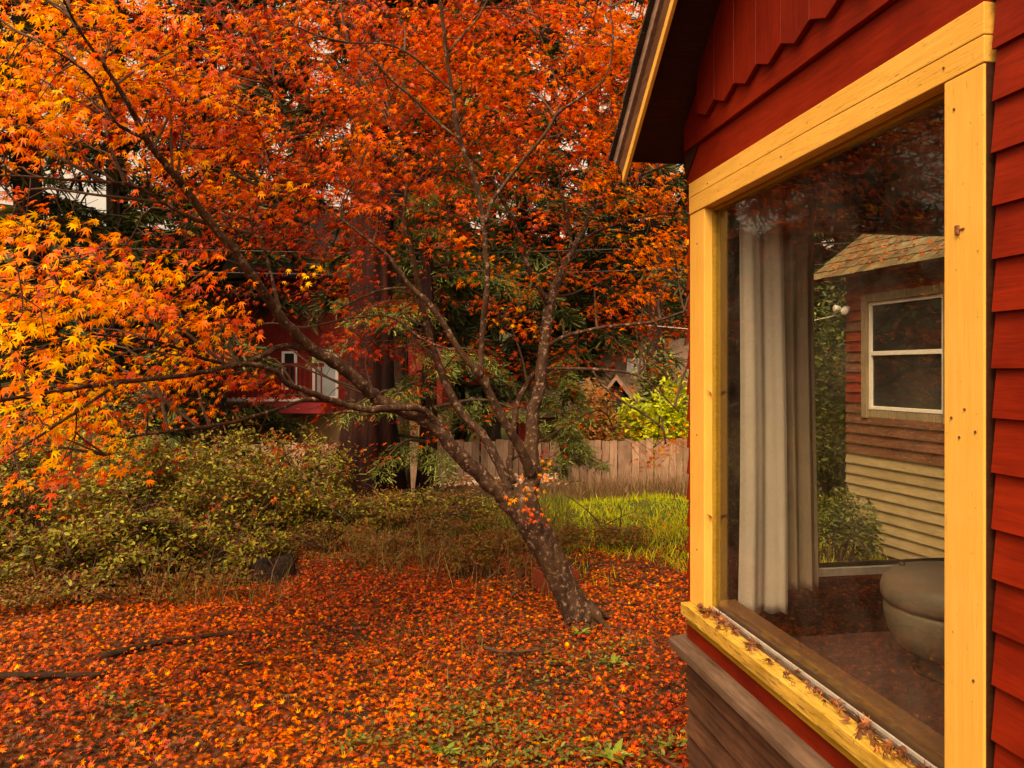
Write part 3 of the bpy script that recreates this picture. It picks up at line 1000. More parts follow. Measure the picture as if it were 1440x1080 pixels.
# ------------------------------------------------------------------ the maple
# limbs: photo pixel x, y, distance, diameter in photo pixels
LIMBS = {
    'trunk': [(822, 884, 5.25, 58), (815, 868, 5.24, 47), (797, 832, 5.22, 41), (777, 788, 5.2, 41), (757, 752, 5.18, 44), (742, 724, 5.16, 45), (741, 702, 5.16, 35), (744, 680, 5.18, 22)],
    'a': [(742, 730, 5.16, 38), (716, 704, 5.12, 33), (690, 681, 5.08, 29), (640, 632, 5.0, 27), (605, 595, 4.93, 26), (568, 579, 4.86, 26), (535, 564, 4.8, 25), (508, 540, 4.7, 24), (478, 514, 4.6, 24), (432, 487, 4.45, 22), (396, 446, 4.3, 20), (364, 402, 4.12, 19), (335, 358, 3.98, 18), (300, 318, 3.85, 17), (262, 268, 3.7, 16), (230, 228, 3.55, 15), (206, 196, 3.45, 14), (183, 150, 3.3, 11), (150, 98, 3.2, 8), (110, 40, 3.05, 6), (80, -20, 2.9, 4)],
    'a2': [(632, 628, 4.98, 20), (612, 592, 4.92, 17), (585, 574, 4.8, 15), (520, 576, 4.62, 15), (470, 565, 4.45, 14), (438, 553, 4.3, 14), (405, 540, 4.15, 13), (385, 522, 4.05, 12), (345, 512, 3.9, 11), (260, 528, 3.6, 10), (170, 537, 3.3, 10), (80, 550, 3.05, 9), (-20, 566, 2.85, 8)],
    'a3': [(438, 492, 4.47, 12), (398, 487, 4.4, 11), (370, 500, 4.3, 10), (332, 512, 4.2, 9), (290, 505, 4.0, 7), (220, 480, 3.6, 6), (130, 470, 3.2, 5)],
    'a4': [(485, 566, 4.5, 8), (430, 563, 4.35, 7), (395, 574, 4.2, 7), (325, 594, 4.0, 7), (250, 605, 3.8, 7), (180, 616, 3.6, 6), (150, 640, 3.5, 4)],
    'a5': [(300, 318, 3.85, 9), (255, 300, 3.75, 8), (190, 262, 3.6, 7), (120, 255, 3.4, 6), (60, 250, 3.2, 4)],
    'a6': [(396, 446, 4.3, 8), (370, 345, 4.5, 7), (355, 310, 4.6, 6), (400, 190, 4.8, 5), (385, 120, 4.9, 4)],
    'a7': [(206, 196, 3.45, 9), (160, 170, 3.3, 7), (130, 110, 3.1, 6), (60, 60, 2.9, 4)],
    'a8': [(170, 537, 3.3, 7), (120, 570, 3.1, 6), (60, 610, 2.95, 6), (10, 640, 2.85, 4)],
    'b': [(716, 690, 5.22, 20), (706, 662, 5.28, 19), (694, 640, 5.32, 19), (677, 610, 5.4, 18), (648, 580, 5.45, 17), (627, 540, 5.5, 16), (612, 500, 5.55, 15), (602, 466, 5.6, 14), (594, 430, 5.65, 13), (587, 393, 5.7, 12), (580, 360, 5.75, 11), (568, 310, 5.8, 9), (572, 250, 5.9, 7), (560, 190, 6.0, 5)],
    'c': [(748, 668, 5.16, 22), (737, 641, 5.1, 20), (726, 619, 5.06, 19), (707, 589, 5.0, 18), (688, 552, 4.95, 17), (674, 526, 4.9, 17), (646, 493, 4.85, 14), (620, 450, 4.8, 13), (600, 424, 4.76, 12), (577, 403, 4.72, 11), (560, 380, 4.68, 10), (545, 360, 4.65, 8), (508, 330, 4.55, 6), (478, 306, 4.5, 4)],
    'd': [(676, 530, 4.9, 14), (677, 487, 4.88, 13), (681, 443, 4.85, 13), (686, 390, 4.8, 12), (683, 355, 4.78, 12), (680, 312, 4.74, 11), (669, 258, 4.7, 11), (653, 214, 4.66, 10), (643, 178, 4.62, 10), (637, 133, 4.58, 9), (630, 92, 4.54, 8), (625, 50, 4.5, 8), (618, -5, 4.45, 6), (612, -60, 4.4, 5)],
    'd2': [(683, 314, 4.74, 9), (692, 284, 4.72, 8), (712, 256, 4.7, 8), (741, 219, 4.68, 8), (765, 190, 4.66, 7), (786, 158, 4.64, 6), (812, 140, 4.62, 5), (850, 110, 4.6, 4), (862, 60, 4.6, 3.5), (858, 10, 4.6, 3)],
    'd3': [(645, 195, 4.64, 6), (613, 170, 4.6, 6), (583, 140, 4.55, 5), (553, 115, 4.5, 4.5), (523, 82, 4.45, 4)],
    'd4': [(635, 128, 4.58, 6), (604, 100, 4.55, 5), (580, 79, 4.5, 4.5), (547, 63, 4.45, 4), (490, 60, 4.4, 3)],
    'd5': [(632, 72, 4.53, 5), (650, 50, 4.6, 4.5), (672, 25, 4.65, 4), (690, -10, 4.7, 3)],
    'f': [(744, 728, 5.18, 18), (745, 700, 5.19, 29), (748, 664, 5.22, 30), (747, 630, 5.28, 28), (751, 577, 5.36, 24), (758, 547, 5.4, 23), (764, 493, 5.48, 22), (770, 440, 5.55, 22), (777, 416, 5.6, 20), (790, 381, 5.66, 16), (805, 352, 5.7, 15), (818, 328, 5.74, 12), (834, 297, 5.8, 11), (851, 277, 5.85, 9), (872, 256, 5.9, 7), (905, 245, 5.95, 6), (960, 222, 6.0, 4)],
    'f2': [(805, 350, 5.7, 8), (797, 300, 5.72, 7), (789, 267, 5.75, 6), (785, 213, 5.8, 5), (782, 160, 5.85, 4.5), (780, 110, 5.9, 4), (760, 50, 5.95, 3)],
    'f3': [(812, 345, 5.72, 8), (835, 328, 5.7, 7), (863, 317, 5.66, 6), (903, 305, 5.62, 5), (965, 297, 5.6, 4)],
    'e': [(772, 428, 5.56, 13), (763, 414, 5.5, 12), (747, 387, 5.44, 11), (735, 350, 5.38, 10), (725, 320, 5.32, 10), (710, 287, 5.26, 9), (690, 250, 5.2, 8), (660, 219, 5.14, 6), (640, 190, 5.1, 4)],
    'g': [(768, 487, 5.5, 9), (797, 472, 5.45, 8), (833, 463, 5.4, 7), (867, 458, 5.35, 7), (920, 452, 5.3, 6), (962, 438, 5.25, 4)],
    'h': [(762, 518, 5.45, 8), (815, 519, 5.42, 7), (860, 521, 5.4, 6), (897, 528, 5.38, 5), (922, 546, 5.36, 4), (955, 580, 5.34, 3)],
    'h2': [(833, 521, 5.41, 5), (850, 545, 5.38, 5), (880, 567, 5.35, 5), (910, 585, 5.32, 5), (932, 604, 5.3, 4), (936, 624, 5.3, 3)],
    'i': [(722, 680, 5.4, 15), (716, 655, 5.45, 14), (720, 627, 5.5, 14), (725, 577, 5.6, 13), (738, 545, 5.65, 13), (758, 518, 5.6, 11)],
    'c2': [(577, 404, 4.72, 6), (540, 407, 4.75, 5), (505, 420, 4.8, 5), (478, 434, 4.85, 4)],
    'c3': [(648, 495, 4.85, 5), (600, 480, 4.9, 4), (545, 445, 4.95, 4), (480, 450, 5.0, 3)],
}
base = P(822, 872, 5.25)
maple = thing('maple_tree', (base[0], base[1], 0.0), 'leaning maple tree with red, orange and yellow autumn leaves', 'tree')
NODES, NRAD = [], []
for name, pts in LIMBS.items():
    w_ = []
    for (px, py, d, dia) in pts:
        w_.append((*P(px, py, d), dia / FPX * d / 2 * (.94 if name == 'trunk' else np.interp(dia, [4, 14, 26, 40], [.68, .66, .74, .92]))))
    w_ = np.array(w_)
    sp = spline(w_, 5)
    jit = rng.normal(0, 1, (len(sp), 3)) * (sp[:, 3:4] * 0.10)
    if name != 'trunk':
        sp[2:, :3] += jit[2:]
    b = MB()
    if name == 'trunk':
        sp[0, 2] -= 0.05
        b.tube(sp[:, :3], sp[:, 3], 22, 0.10)
        b.build('trunk', M['bark'], maple, True)
        for a_, L_ in ((.4, .26), (1.5, .22), (2.5, .26), (3.6, .3), (4.6, .22), (5.5, .24)):
            dr = np.array([math.cos(a_), math.sin(a_), 0])
            q0 = np.array([base[0], base[1], 0.0])
            rp = [q0 + dr * .03 + np.array([0, 0, .10]), q0 + dr * .11 + np.array([0, 0, .035]), q0 + dr * L_ * .6 + np.array([0, 0, .005]), q0 + dr * L_ + np.array([0, 0, -.04])]
            MB().tube(spline(rp, 4), np.linspace(.042, .008, 13), 10, .15).build('root', M['bark'], maple, True)
    else:
        b.tube(sp[:, :3], np.maximum(sp[:, 3], 0.0035), 14 if sp[0, 3] > 0.04 else 9, 0.12)
        b.build('limb', M['bark'], maple, True)
        for q in sp[3:]:
            NODES.append(q[:3])
            NRAD.append(q[3])
NODES = np.array(NODES)

DENS = ["8998788889999987", "9999876889899998", "9999887789899998", "7778999899888887", "5323689998767778", "8524688886545657",
        "9887645453335556", "9998862164244345", "9999872153334332", "8886422222222221", "7652122120202014", "4410011000001000"]
COLR = ["3435788788887766", "3344578777777766", "3455567777777766", "4555566767877766", "4556566788887655", "3456777888877655",
        "3433576688755655", "2323467988875676", "2223467999998778", "3345688888888655", "4456777887777754", "5555555555555555"]
CELL = 60


def grid_at(px, py):
    i = int(np.clip(px // CELL, 0, 15))
    j = int(np.clip(py // CELL, 0, 11))
    return float(DENS[j][i]), float(COLR[j][i]) / 10


def front_depth(px, py):
    d = np.interp(px, [-200, 0, 200, 350, 500, 700, 960], [2.35, 2.55, 3.0, 3.8, 4.5, 4.9, 5.15])
    if py > 560 and px < 300:
        d += 0.3
    if py < 340 and px < 450:
        d += 0.25
    return d


# spray positions over the crown
sprays = []
LEAF = 0.074
for j in range(-3, 12):
    for i in range(-3, 17):
        de, co = grid_at(i * CELL + 30, j * CELL + 30)
        out = (j < 0) or (i < 0) or (i > 15)
        if out:
            de = min(de, 6) * (0.4 if (j < -1 or i < -1) else 0.6)
            if i < 0 and j > 8:
                de *= 0.6
        if de == 0:
            continue
        lai = (5.1 if j < 4 else 4.5) * (de / 9) ** 1.7
        budget = lai * CELL * CELL
        while budget > 0:
            px, py = i * CELL + random.random() * CELL, j * CELL + random.random() * CELL
            fd = front_depth(px, py)
            u = random.random()
            if px > 400 and py > 380:
                d = fd + 0.2 + 2.2 * u
            else:
                d = fd + (0.5 * random.random() if u < 0.5 else 0.4 + 2.0 * random.random())
            n = random.randint(9, 17)
            area = n * 0.20 * (FPX * LEAF / d) ** 2
            if area > budget and random.random() > budget / area:
                break
            budget -= area
            sprays.append((px, py, d, n, co, fd))

# the main limbs stay bare: few sprays grow on their camera side
lpix = []
for nm in LIMBS:
    q = spline(np.array([(a, b_, c_, e_) for a, b_, c_, e_ in LIMBS[nm]], float), 6)
    lpix.append(q)
lpix = np.concatenate(lpix)
kept = []
for s_ in sprays:
    dd = np.hypot(lpix[:, 0] - s_[0], lpix[:, 1] - s_[1])
    k_ = int(np.argmin(dd))
    if dd[k_] < 120 / s_[2] and s_[2] < lpix[k_, 2] + .15 and random.random() < .85:
        continue
    kept.append(s_)
sprays = kept
# secondary branches reach into the crown, twigs carry the sprays
SW = np.array([P(s[0], s[1], s[2]) for s in sprays])
keep = SW[:, 2] > 0.15
# nothing may grow inside the cottage or its roof
keep &= ~((SW[:, 0] > 0.75) & (SW[:, 1] < 3.75))
sprays = [s for s, k in zip(sprays, keep) if k]
SW = SW[keep]
trunk_top = P(742, 660, 5.16)
sel = rng.choice(len(SW), min(330, len(SW)), replace=False)
tw = MB()
N2 = [NODES]
for k in sel:
    p = SW[k]
    dist = np.linalg.norm(NODES - p, axis=1) + 0.6 * np.maximum(0, NODES[:, 2] - p[2] + 0.1)
    q = NODES[int(np.argmin(dist))]
    L = np.linalg.norm(p - q)
    if L < 0.12 or L > 2.2:
        continue
    mid = (p + q) / 2 + np.array([0, 0, 0.16 * L]) + rng.normal(0, 0.07 * L, 3)
    c = spline([q, (q + mid) / 2 + rng.normal(0, .02 * L, 3), mid, (p + mid) / 2 + rng.normal(0, .03 * L, 3), p], 3)
    tw.tube(c, np.linspace(min(0.010, 0.004 + 0.004 * L), 0.0022, len(c)), 6, cap=False)
    N2.append(c)
N2 = np.concatenate(N2)
LP, LN, LT, LS, LC, LD = [], [], [], [], [], []
for s, p in zip(sprays, SW):
    px, py, d, n, co, fd = s
    dd = np.sum((N2 - p) ** 2, axis=1)
    q = N2[int(np.argmin(dd))]
    L = math.sqrt(dd.min())
    out = p - trunk_top
    out[2] *= 0.2
    out = norm(out + rng.normal(0, 0.5, 3) * np.array([1, 1, .2]))
    out[2] -= 0.22
    out = norm(out)
    if 0.03 < L < 0.9:
        mid = (p + q) / 2 + np.array([0, 0, 0.12 * L]) + rng.normal(0, .06 * L, 3)
        tw.tube([q, mid, p, p + out * 0.10], [0.0028, 0.0022, 0.0016, 0.001], 4, cap=False)
    up = norm(np.array([0, 0, 1.0]) + rng.normal(0, 0.28, 3) + 0.25 * out)
    side = norm(np.cross(out, up))
    col0 = co + rng.normal(0, 0.13) - 0.02
    if px < 460:
        col0 += 0.20 if random.random() < .70 else -0.15
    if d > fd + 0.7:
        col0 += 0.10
    for k in range(n):
        u = random.uniform(-0.17, 0.17)
        v = random.uniform(-0.12, 0.12)
        LP.append(p + out * u + side * v + up * random.gauss(0, 0.02) - np.array([0, 0, abs(v) * 0.25]))
        LT.append(out + side * (v * 7 + random.gauss(0, .35)) + np.array([0, 0, -0.35 - random.random() * .5]))
        LN.append(up + rng.normal(0, 0.34, 3) + norm(p - np.array([0, 0, EYE])) * -0.25)
        LS.append(LEAF * random.uniform(0.58, 1.18))
        LC.append(col0 + random.gauss(0, 0.10))
        LD.append(d)
# a little spray on the trunk fork and one hanging by the fence
for (px, py, d, n, rad, co) in ((768, 666, 5.02, 7, .03, .4), (744, 690, 5.0, 12, .045, .5), (757, 714, 5.02, 14, .04, .78), (768, 648, 5.02, 4, .02, .35), (716, 703, 5.0, 5, .025, .4), (748, 732, 5.02, 5, .03, .6), (430, 382, 3.6, 9, .05, .12)):
    c0 = P(px, py, d)
    for k in range(n):
        LP.append(c0 + rng.normal(0, rad, 3))
        LT.append(rng.normal(0, .5, 3) + np.array([-.2, -.3, -1.0]))
        LN.append(np.array([-.2, -.7, .8]) + rng.normal(0, .55, 3))
        LS.append(LEAF * random.uniform(.55, .85))
        LC.append(co + random.gauss(0, .16))
        LD.append(d)
tw.build('twigs', M['twig'], maple)['kind'] = 'stuff'
LP, LN, LT, LS, LC, LD = map(np.array, (LP, LN, LT, LS, LC, LD))
LCOL = pal(LC) * rng.uniform(0.62, 1.08, (len(LC), 1))
FR = frames(LN, LT)
px_, py_, d_ = to_px(LP)
inview = (px_ > 4) & (px_ < 1430) & (py_ > 4) & (py_ < 1076)
score = np.where(inview, LS / d_, 0)
big = np.argsort(-score)[:300]
isbig = np.zeros(len(LP), bool)
isbig[big] = True
parts = []
var = rng.integers(0, 6, len(LP))
far = d_ > 4.6
for k in range(6):
    m_ = (~isbig) & (var == k) & (~far)
    if m_.any():
        parts.append(scatter(*TPL[k], LP[m_], FR[m_], LS[m_], LCOL[m_]))
for k in range(2):
    m_ = (~isbig) & (var % 2 == k) & far
    parts.append(scatter(*TPL5[k], LP[m_], FR[m_], LS[m_], LCOL[m_]))
v, f, c = cat_mesh(parts)
crown = link('crown', mesh_from('crown', v - ORG[maple.name], f, M['leaf'], c), maple)
crown['kind'] = 'stuff'
print('maple leaves', len(LP), 'quads', len(f))


def leaf_objects(name, idx, pos, fr, size, colr, tpls, variant, mat, parent, org):
    mes = [mesh_from(name, t[0], t[1], mat) for t in tpls]
    res = []
    for i in idx:
        mt = Matrix(fr[i].tolist()).to_4x4() @ Matrix.Scale(float(size[i]), 4)
        mt.translation = Vector((pos[i] - org).tolist())
        o = link(name, mes[int(variant[i]) % len(mes)], parent, mt)
        o.color = (*[float(x) for x in colr[i]], 1)
        res.append(o)
    return res


leaf_objects('leaf', big, LP, FR, LS, LCOL, TPL, var, M['leaf_o'], crown, ORG[maple.name])

# ------------------------------------------------------------------ fallen leaves
def in_cottage(x, y):
    return (x > WX - 0.1) & (y < YC + .05) & (y > -1.2)


NLIT = 68000
x = rng.uniform(-6.5, 4.0, NLIT * 4)
y = rng.uniform(2.0, 10.5, NLIT * 4)
px, py, d = to_px(np.stack([x, y, gz(x, y)], -1))
ok = (px > -150) & (px < 1300) & (d > 2.4) & ~in_cottage(x, y)
thin = 1.0 / (1 + np.exp((y - 8.3 - 0.5 * np.sin(x * 1.7)) * 2.2))
thin *= np.where((x > 0.3) & (y > 6.2), 0.35, 1.0)
thin *= np.where(px > 1000, 0.25, 1.0)
patchy = 0.55 + 0.45 * np.sin(x * 2.3 + 1.5 * np.sin(y * 1.9)) * np.sin(y * 2.9 + x)
ok &= rng.random(len(x)) < thin * np.clip(0.50 + 0.62 * patchy, 0, 1)
x, y = x[ok][:NLIT], y[ok][:NLIT]
N = len(x)
z = gz(x, y) + 0.006 + rng.random(N) * 0.035
pos = np.stack([x, y, z], -1)
nr_ = np.array([0, 0, 1.0]) + rng.normal(0, 0.33, (N, 3))
fr = frames(nr_, rng.normal(0, 1, (N, 3)))
sz = rng.uniform(0.031, 0.055, N)
t = np.clip(rng.normal(0.71, 0.15, N) + 0.10 * np.sin(x * 1.7 + 2) * np.sin(y * 1.3), 0.1, 1.0)
t = np.where(rng.random(N) < 0.03, rng.uniform(0.1, 0.35, N), t)
colr = pal(t) * rng.uniform(0.20, 0.92, (N, 1)) * np.array([1, .95, .8])
old = rng.random(N) < 0.20 + 0.22 * (np.sin(x * 1.9 + .8 * np.sin(y * 2.2)) * np.sin(y * 1.6 + .6 * x) > .3)
colr[old] = np.array([0.12, 0.042, 0.018]) * rng.uniform(0.4, 1.3, (old.sum(), 1))
px, py, d = to_px(pos)
front = (px > 6) & (px < 950) & (py < 1072)
sc = np.where(front, sz / d, 0) * (0.9 + 0.35 * (t < 0.4)) + 0.004 * (z - gz(x, y))
bigl = np.argsort(-sc)[:300]
pos[bigl, 2] += 0.012
isb = np.zeros(N, bool)
isb[bigl] = True
var = rng.integers(0, 6, N)
ALLT = TPL[:4] + CURL[:2]
nearm = d < 4.0
parts = []
for k in range(6):
    m_ = (~isb) & (var == k) & nearm
    parts.append(scatter(*ALLT[k], pos[m_], fr[m_], sz[m_], colr[m_]))
for k in range(2):
    m_ = (~isb) & (var % 2 == k) & ~nearm
    parts.append(scatter(*TPL5[k], pos[m_], fr[m_], sz[m_] * 1.05, colr[m_]))
v, f, c = cat_mesh(parts)
lit = link('leaf_litter', mesh_from('leaf_litter', v, f, M['litter'], c))
tag(lit, 'carpet of fallen red and orange maple leaves on the garden floor', 'leaf litter', None, 'stuff')
leaf_objects('leaf', bigl, pos, fr, sz, colr, ALLT, var, M['litter_o'], lit, np.zeros(3))
print('litter', N, len(f))

# ------------------------------------------------------------------ dead leaves on the sill
SILLP = [(0.02, .08, 22), (0.10, .07, 20), (0.18, .05, 10), (0.30, .05, 14), (.42, .05, 4), (.50, .04, 5), (.58, .05, 7), (.68, .04, 6), (.80, .06, 20), (.88, .05, 14), (.95, .04, 8)]
mes = [mesh_from('dead_leaf', t_[0], t_[1], M['litter_o']) for t_ in CURL]
for (u, spd, n) in SILLP:
    for k in range(n):
        yy = 2.78 - u * 1.26 + random.gauss(0, spd * .6)
        yy = min(2.79, max(1.52, yy))
        xx = WX + .018 - abs(random.gauss(0, .026))
        xx = max(WX - .028, xx)
        s_ = random.uniform(.026, .050)
        mt = Matrix.Translation((xx, yy, ZS + .010 + random.random() * .014)) @ Matrix.Rotation(random.uniform(0, 6.28), 4, 'Z') @ Matrix.Rotation(random.gauss(0, .7), 4, 'X') @ Matrix.Rotation(random.gauss(0, .6), 4, 'Y') @ Matrix.Scale(s_, 4)
        o = link('dead_leaf', random.choice(mes), None, mt)
        g = random.uniform(.5, 1.3)
        o.color = (.17 * g, .055 * g, .024 * g, 1) if random.random() < .8 else (.36 * g, .11 * g, .03 * g, 1)
        tag(o, 'small curled brown dead leaf lying on the yellow window sill', 'leaf', 'dead leaves on the window sill')

for (zz, lab) in ((1.615, 'dead leaf caught on the left jamb of the big window at mid height'), (1.14, 'dead leaf caught low on the left jamb of the big window')):
    for k in range(1):
        mt = Matrix.Translation((WX + .022, YL0 - .012, zz)) @ Matrix.Rotation(1.2, 4, 'X') @ Matrix.Rotation(random.uniform(-1, 1), 4, 'Y') @ Matrix.Scale(.045, 4)
        o = link('dead_leaf', mes[0], None, mt)
        o.color = (.22, .06, .02, 1)
        tag(o, lab, 'leaf')

# ------------------------------------------------------------------ leaf clouds for shrubs, brambles, conifers
def leaf_cloud(pts, size, cols, tip=None, nbias=(0, 0, 1), nj=0.6, tv=OVAL_V, tq=OVAL_Q):
    N = len(pts)
    nn = np.array(nbias, float) + rng.normal(0, nj, (N, 3))
    tt = rng.normal(0, 1, (N, 3)) if tip is None else tip
    return scatter(tv, tq, pts, frames(nn, tt), size, cols)


def mixcol(N, cols, w_=None, jit=0.25):
    cols = np.array(cols)
    i = rng.choice(len(cols), N, p=w_)
    return cols[i] * rng.uniform(1 - jit, 1 + jit, (N, 1))


def shrub(name, c, rx, ry, h, N, size, cols, w_, label, cat, stems=14, group=None, lumps=9, stemmat='twig', lump=(.32, .55)):
    """shrub of arching stems with leaf clumps; c = base point"""
    c = np.array(c, float)
    t = thing(name, tuple(c), label, cat, group)
    cl = []
    for k in range(lumps):
        a, r_ = random.random() * 6.283, math.sqrt(random.random()) * 0.8
        hh = h * (1 - 0.55 * r_ ** 2) * random.uniform(0.3, 0.9)
        cl.append((c[0] + rx * r_ * math.cos(a), c[1] + ry * r_ * math.sin(a), c[2] + hh, random.uniform(*lump)))
    cl = np.array(cl)
    b = MB()
    for k in range(stems):
        q = cl[random.randrange(lumps)]
        s = c + np.array([random.uniform(-.3, .3) * rx, random.uniform(-.3, .3) * ry, -0.03])
        e = q[:3] + rng.normal(0, .12, 3)
        m_ = (s + e) / 2 + np.array([0, 0, .18 * h]) + rng.normal(0, .06, 3)
        sp = spline([s, m_, e, e + (e - m_) * .4 + np.array([0, 0, -.1 * h])], 4)
        b.tube(sp, np.linspace(.008, .002, len(sp)), 5, cap=False)
    b.build('stems', M[stemmat], t)
    i = rng.integers(0, lumps, N)
    dirs = norm(rng.normal(0, 1, (N, 3)))
    rad = rng.random(N) ** 0.45
    pts = cl[i, :3] + dirs * (rad * cl[i, 3])[:, None] * np.array([rx, ry, h * .75])
    pts[:, 2] = np.maximum(pts[:, 2], gz(pts[:, 0], pts[:, 1]) + .02)
    v, f, col = leaf_cloud(pts, rng.uniform(.5, 1.35, N) * size, mixcol(N, cols, w_), None, (0, -.2, .9), .55)
    o = link('foliage', mesh_from('foliage', v - ORG[t.name], f, M['green'], col), t)
    o['kind'] = 'stuff'
    return t


BR = [(.155, .15, .016), (.27, .24, .03), (.05, .045, .009), (.19, .07, .018), (.13, .028, .009)]
for (px, d, rx, ry, h, N, lab) in (
        (30, 6.6, 1.0, .7, .95, 5200, 'green bramble thicket at the picture edge below the yellow leaves'),
        (60, 8.2, 1.4, .9, 1.45, 6500, 'tall olive bramble mound behind the front brambles at the picture edge'),
        (165, 6.4, .8, .6, .60, 4200, 'low olive bramble patch spilling onto the red leaves'),
        (235, 7.8, 1.1, .8, 1.40, 6500, 'green bramble mound under the hanging orange branch'),
        (330, 7.5, .9, .7, 1.05, 5000, 'bramble mound behind the charred stump'),
        (405, 8.4, .8, .7, 1.2, 4800, 'leafy bramble bush beside the thick redwood trunk'),
        (110, 5.9, .8, .5, .48, 3000, 'low sprawling bramble in front of the thicket'),
        (290, 6.6, .8, .5, .55, 3200, 'loose low bramble just behind the charred stump'),
        (440, 7.7, .8, .5, .60, 3200, 'loose low bramble in front of the redwood roots'),
        (350, 7.3, .6, .4, .45, 2400, 'small loose bramble beside the charred stump'),
        (600, 8.0, .8, .5, .42, 2600, 'loose olive bramble under the long maple limb'),
        (-110, 7.2, 1.2, .9, 1.2, 3500, 'olive bramble at the far end of the thicket')):
    c0 = P(px, 522, d)
    c0[2] = gz(c0[0], c0[1])
    shrub('bramble_bush', c0, rx, ry, h, int(N * 1.35), .046, BR, [.30, .17, .22, .18, .13], lab, 'bush', 46, 'brambles in the garden', 34, lump=(.14, .34))
# dry brown undergrowth round the redwood and the maple
for (px, d, rx, ry, h, N, lab) in (
        (505, 8.6, .75, .4, .45, 2600, 'brown withered undergrowth in front of the redwood trunk'),
        (470, 7.2, .7, .4, .28, 1800, 'low rusty weeds in front of the redwood, nearer the leaves'),
        (600, 7.4, .8, .45, .38, 2400, 'olive and rust weeds below the long maple limb'),
        (690, 6.3, .42, .35, .42, 1900, 'reddish twiggy weeds beside the maple trunk'),
        (300, 6.7, .6, .3, .26, 2000, 'low brown weeds at the foot of the brambles behind the stump'),
        (210, 5.7, .8, .3, .22, 2000, 'low olive weeds where the brambles meet the leaf carpet'),
        (40, 5.5, .7, .3, .25, 1800, 'rusty weeds under the brambles at the picture edge'),
        (545, 6.7, .7, .4, .24, 2200, 'low rust-brown weeds between stump and maple'),
        (440, 7.3, .6, .3, .24, 1800, 'low olive weeds just past the charred stump'),
        (760, 7.0, .5, .3, .30, 1800, 'olive weeds right behind the maple trunk'),
        (650, 8.6, .8, .4, .40, 2400, 'tangled olive weeds under the maple fork'),
        (850, 7.6, .5, .35, .28, 1800, 'olive weeds at the edge of the bright grass')):
    c0 = P(px, 522, d)
    c0[2] = gz(c0[0], c0[1])
    shrub('weed_patch', c0, rx * 1.1, ry * 1.1, h, int(N * 1.2), .030, [(.14, .085, .016), (.20, .065, .016), (.18, .038, .011), (.11, .105, .018)], [.35, .25, .2, .2], lab, 'weeds', 9, 'weedy undergrowth', 24, lump=(.12, .35), stemmat='twig')
# shrubs beyond the fence
c0 = P(925, 522, 16.5); c0[2] = -1.2
shrub('willow_shrub', c0, 1.1, 1.0, 2.6, 7000, .13, [(.50, .50, .035), (.36, .42, .03), (.20, .26, .03)], [.45, .35, .2], 'bright yellow-green shrub behind the fence by the cottage corner', 'shrub', 16, None, 12)
c0 = P(935, 522, 19); c0[2] = -1.2
shrub('tall_shrub', c0, .8, .8, 3.7, 4000, .13, [(.14, .16, .04), (.22, .22, .05), (.09, .10, .03)], [.4, .3, .3], 'dull green tall shrub in front of the tan roof', 'shrub', 14, None, 9)
c0 = P(838, 522, 16); c0[2] = -1.2
shrub('copper_shrub', c0, .9, .8, 2.5, 5500, .10, [(.40, .17, .05), (.30, .09, .03), (.45, .26, .06), (.16, .12, .03)], [.35, .3, .2, .15], 'copper and tan leaved shrub behind the fence next to the bright one', 'shrub', 16, None, 10)
# by the neighbour cottage, seen through the windows
c0 = P(1183, 522, 6.7); c0[2] = gz(c0[0], c0[1])
shrub('corner_shrub', c0, .26, .35, .62, 2200, .045, [(.06, .08, .02), (.11, .13, .03), (.16, .17, .04)], [.5, .3, .2], 'small dark green shrub at the foot of the neighbour cottage corner', 'shrub', 12, None, 8)
c0 = P(1168, 522, 9.0); c0[2] = gz(c0[0], c0[1])
shrub('laurel_shrub', c0, .8, .7, 2.5, 6000, .07, [(.05, .07, .016), (.10, .12, .03), (.20, .22, .05)], [.5, .35, .15], 'tall dark green shrub behind the neighbour cottage corner', 'shrub', 14, None, 12)


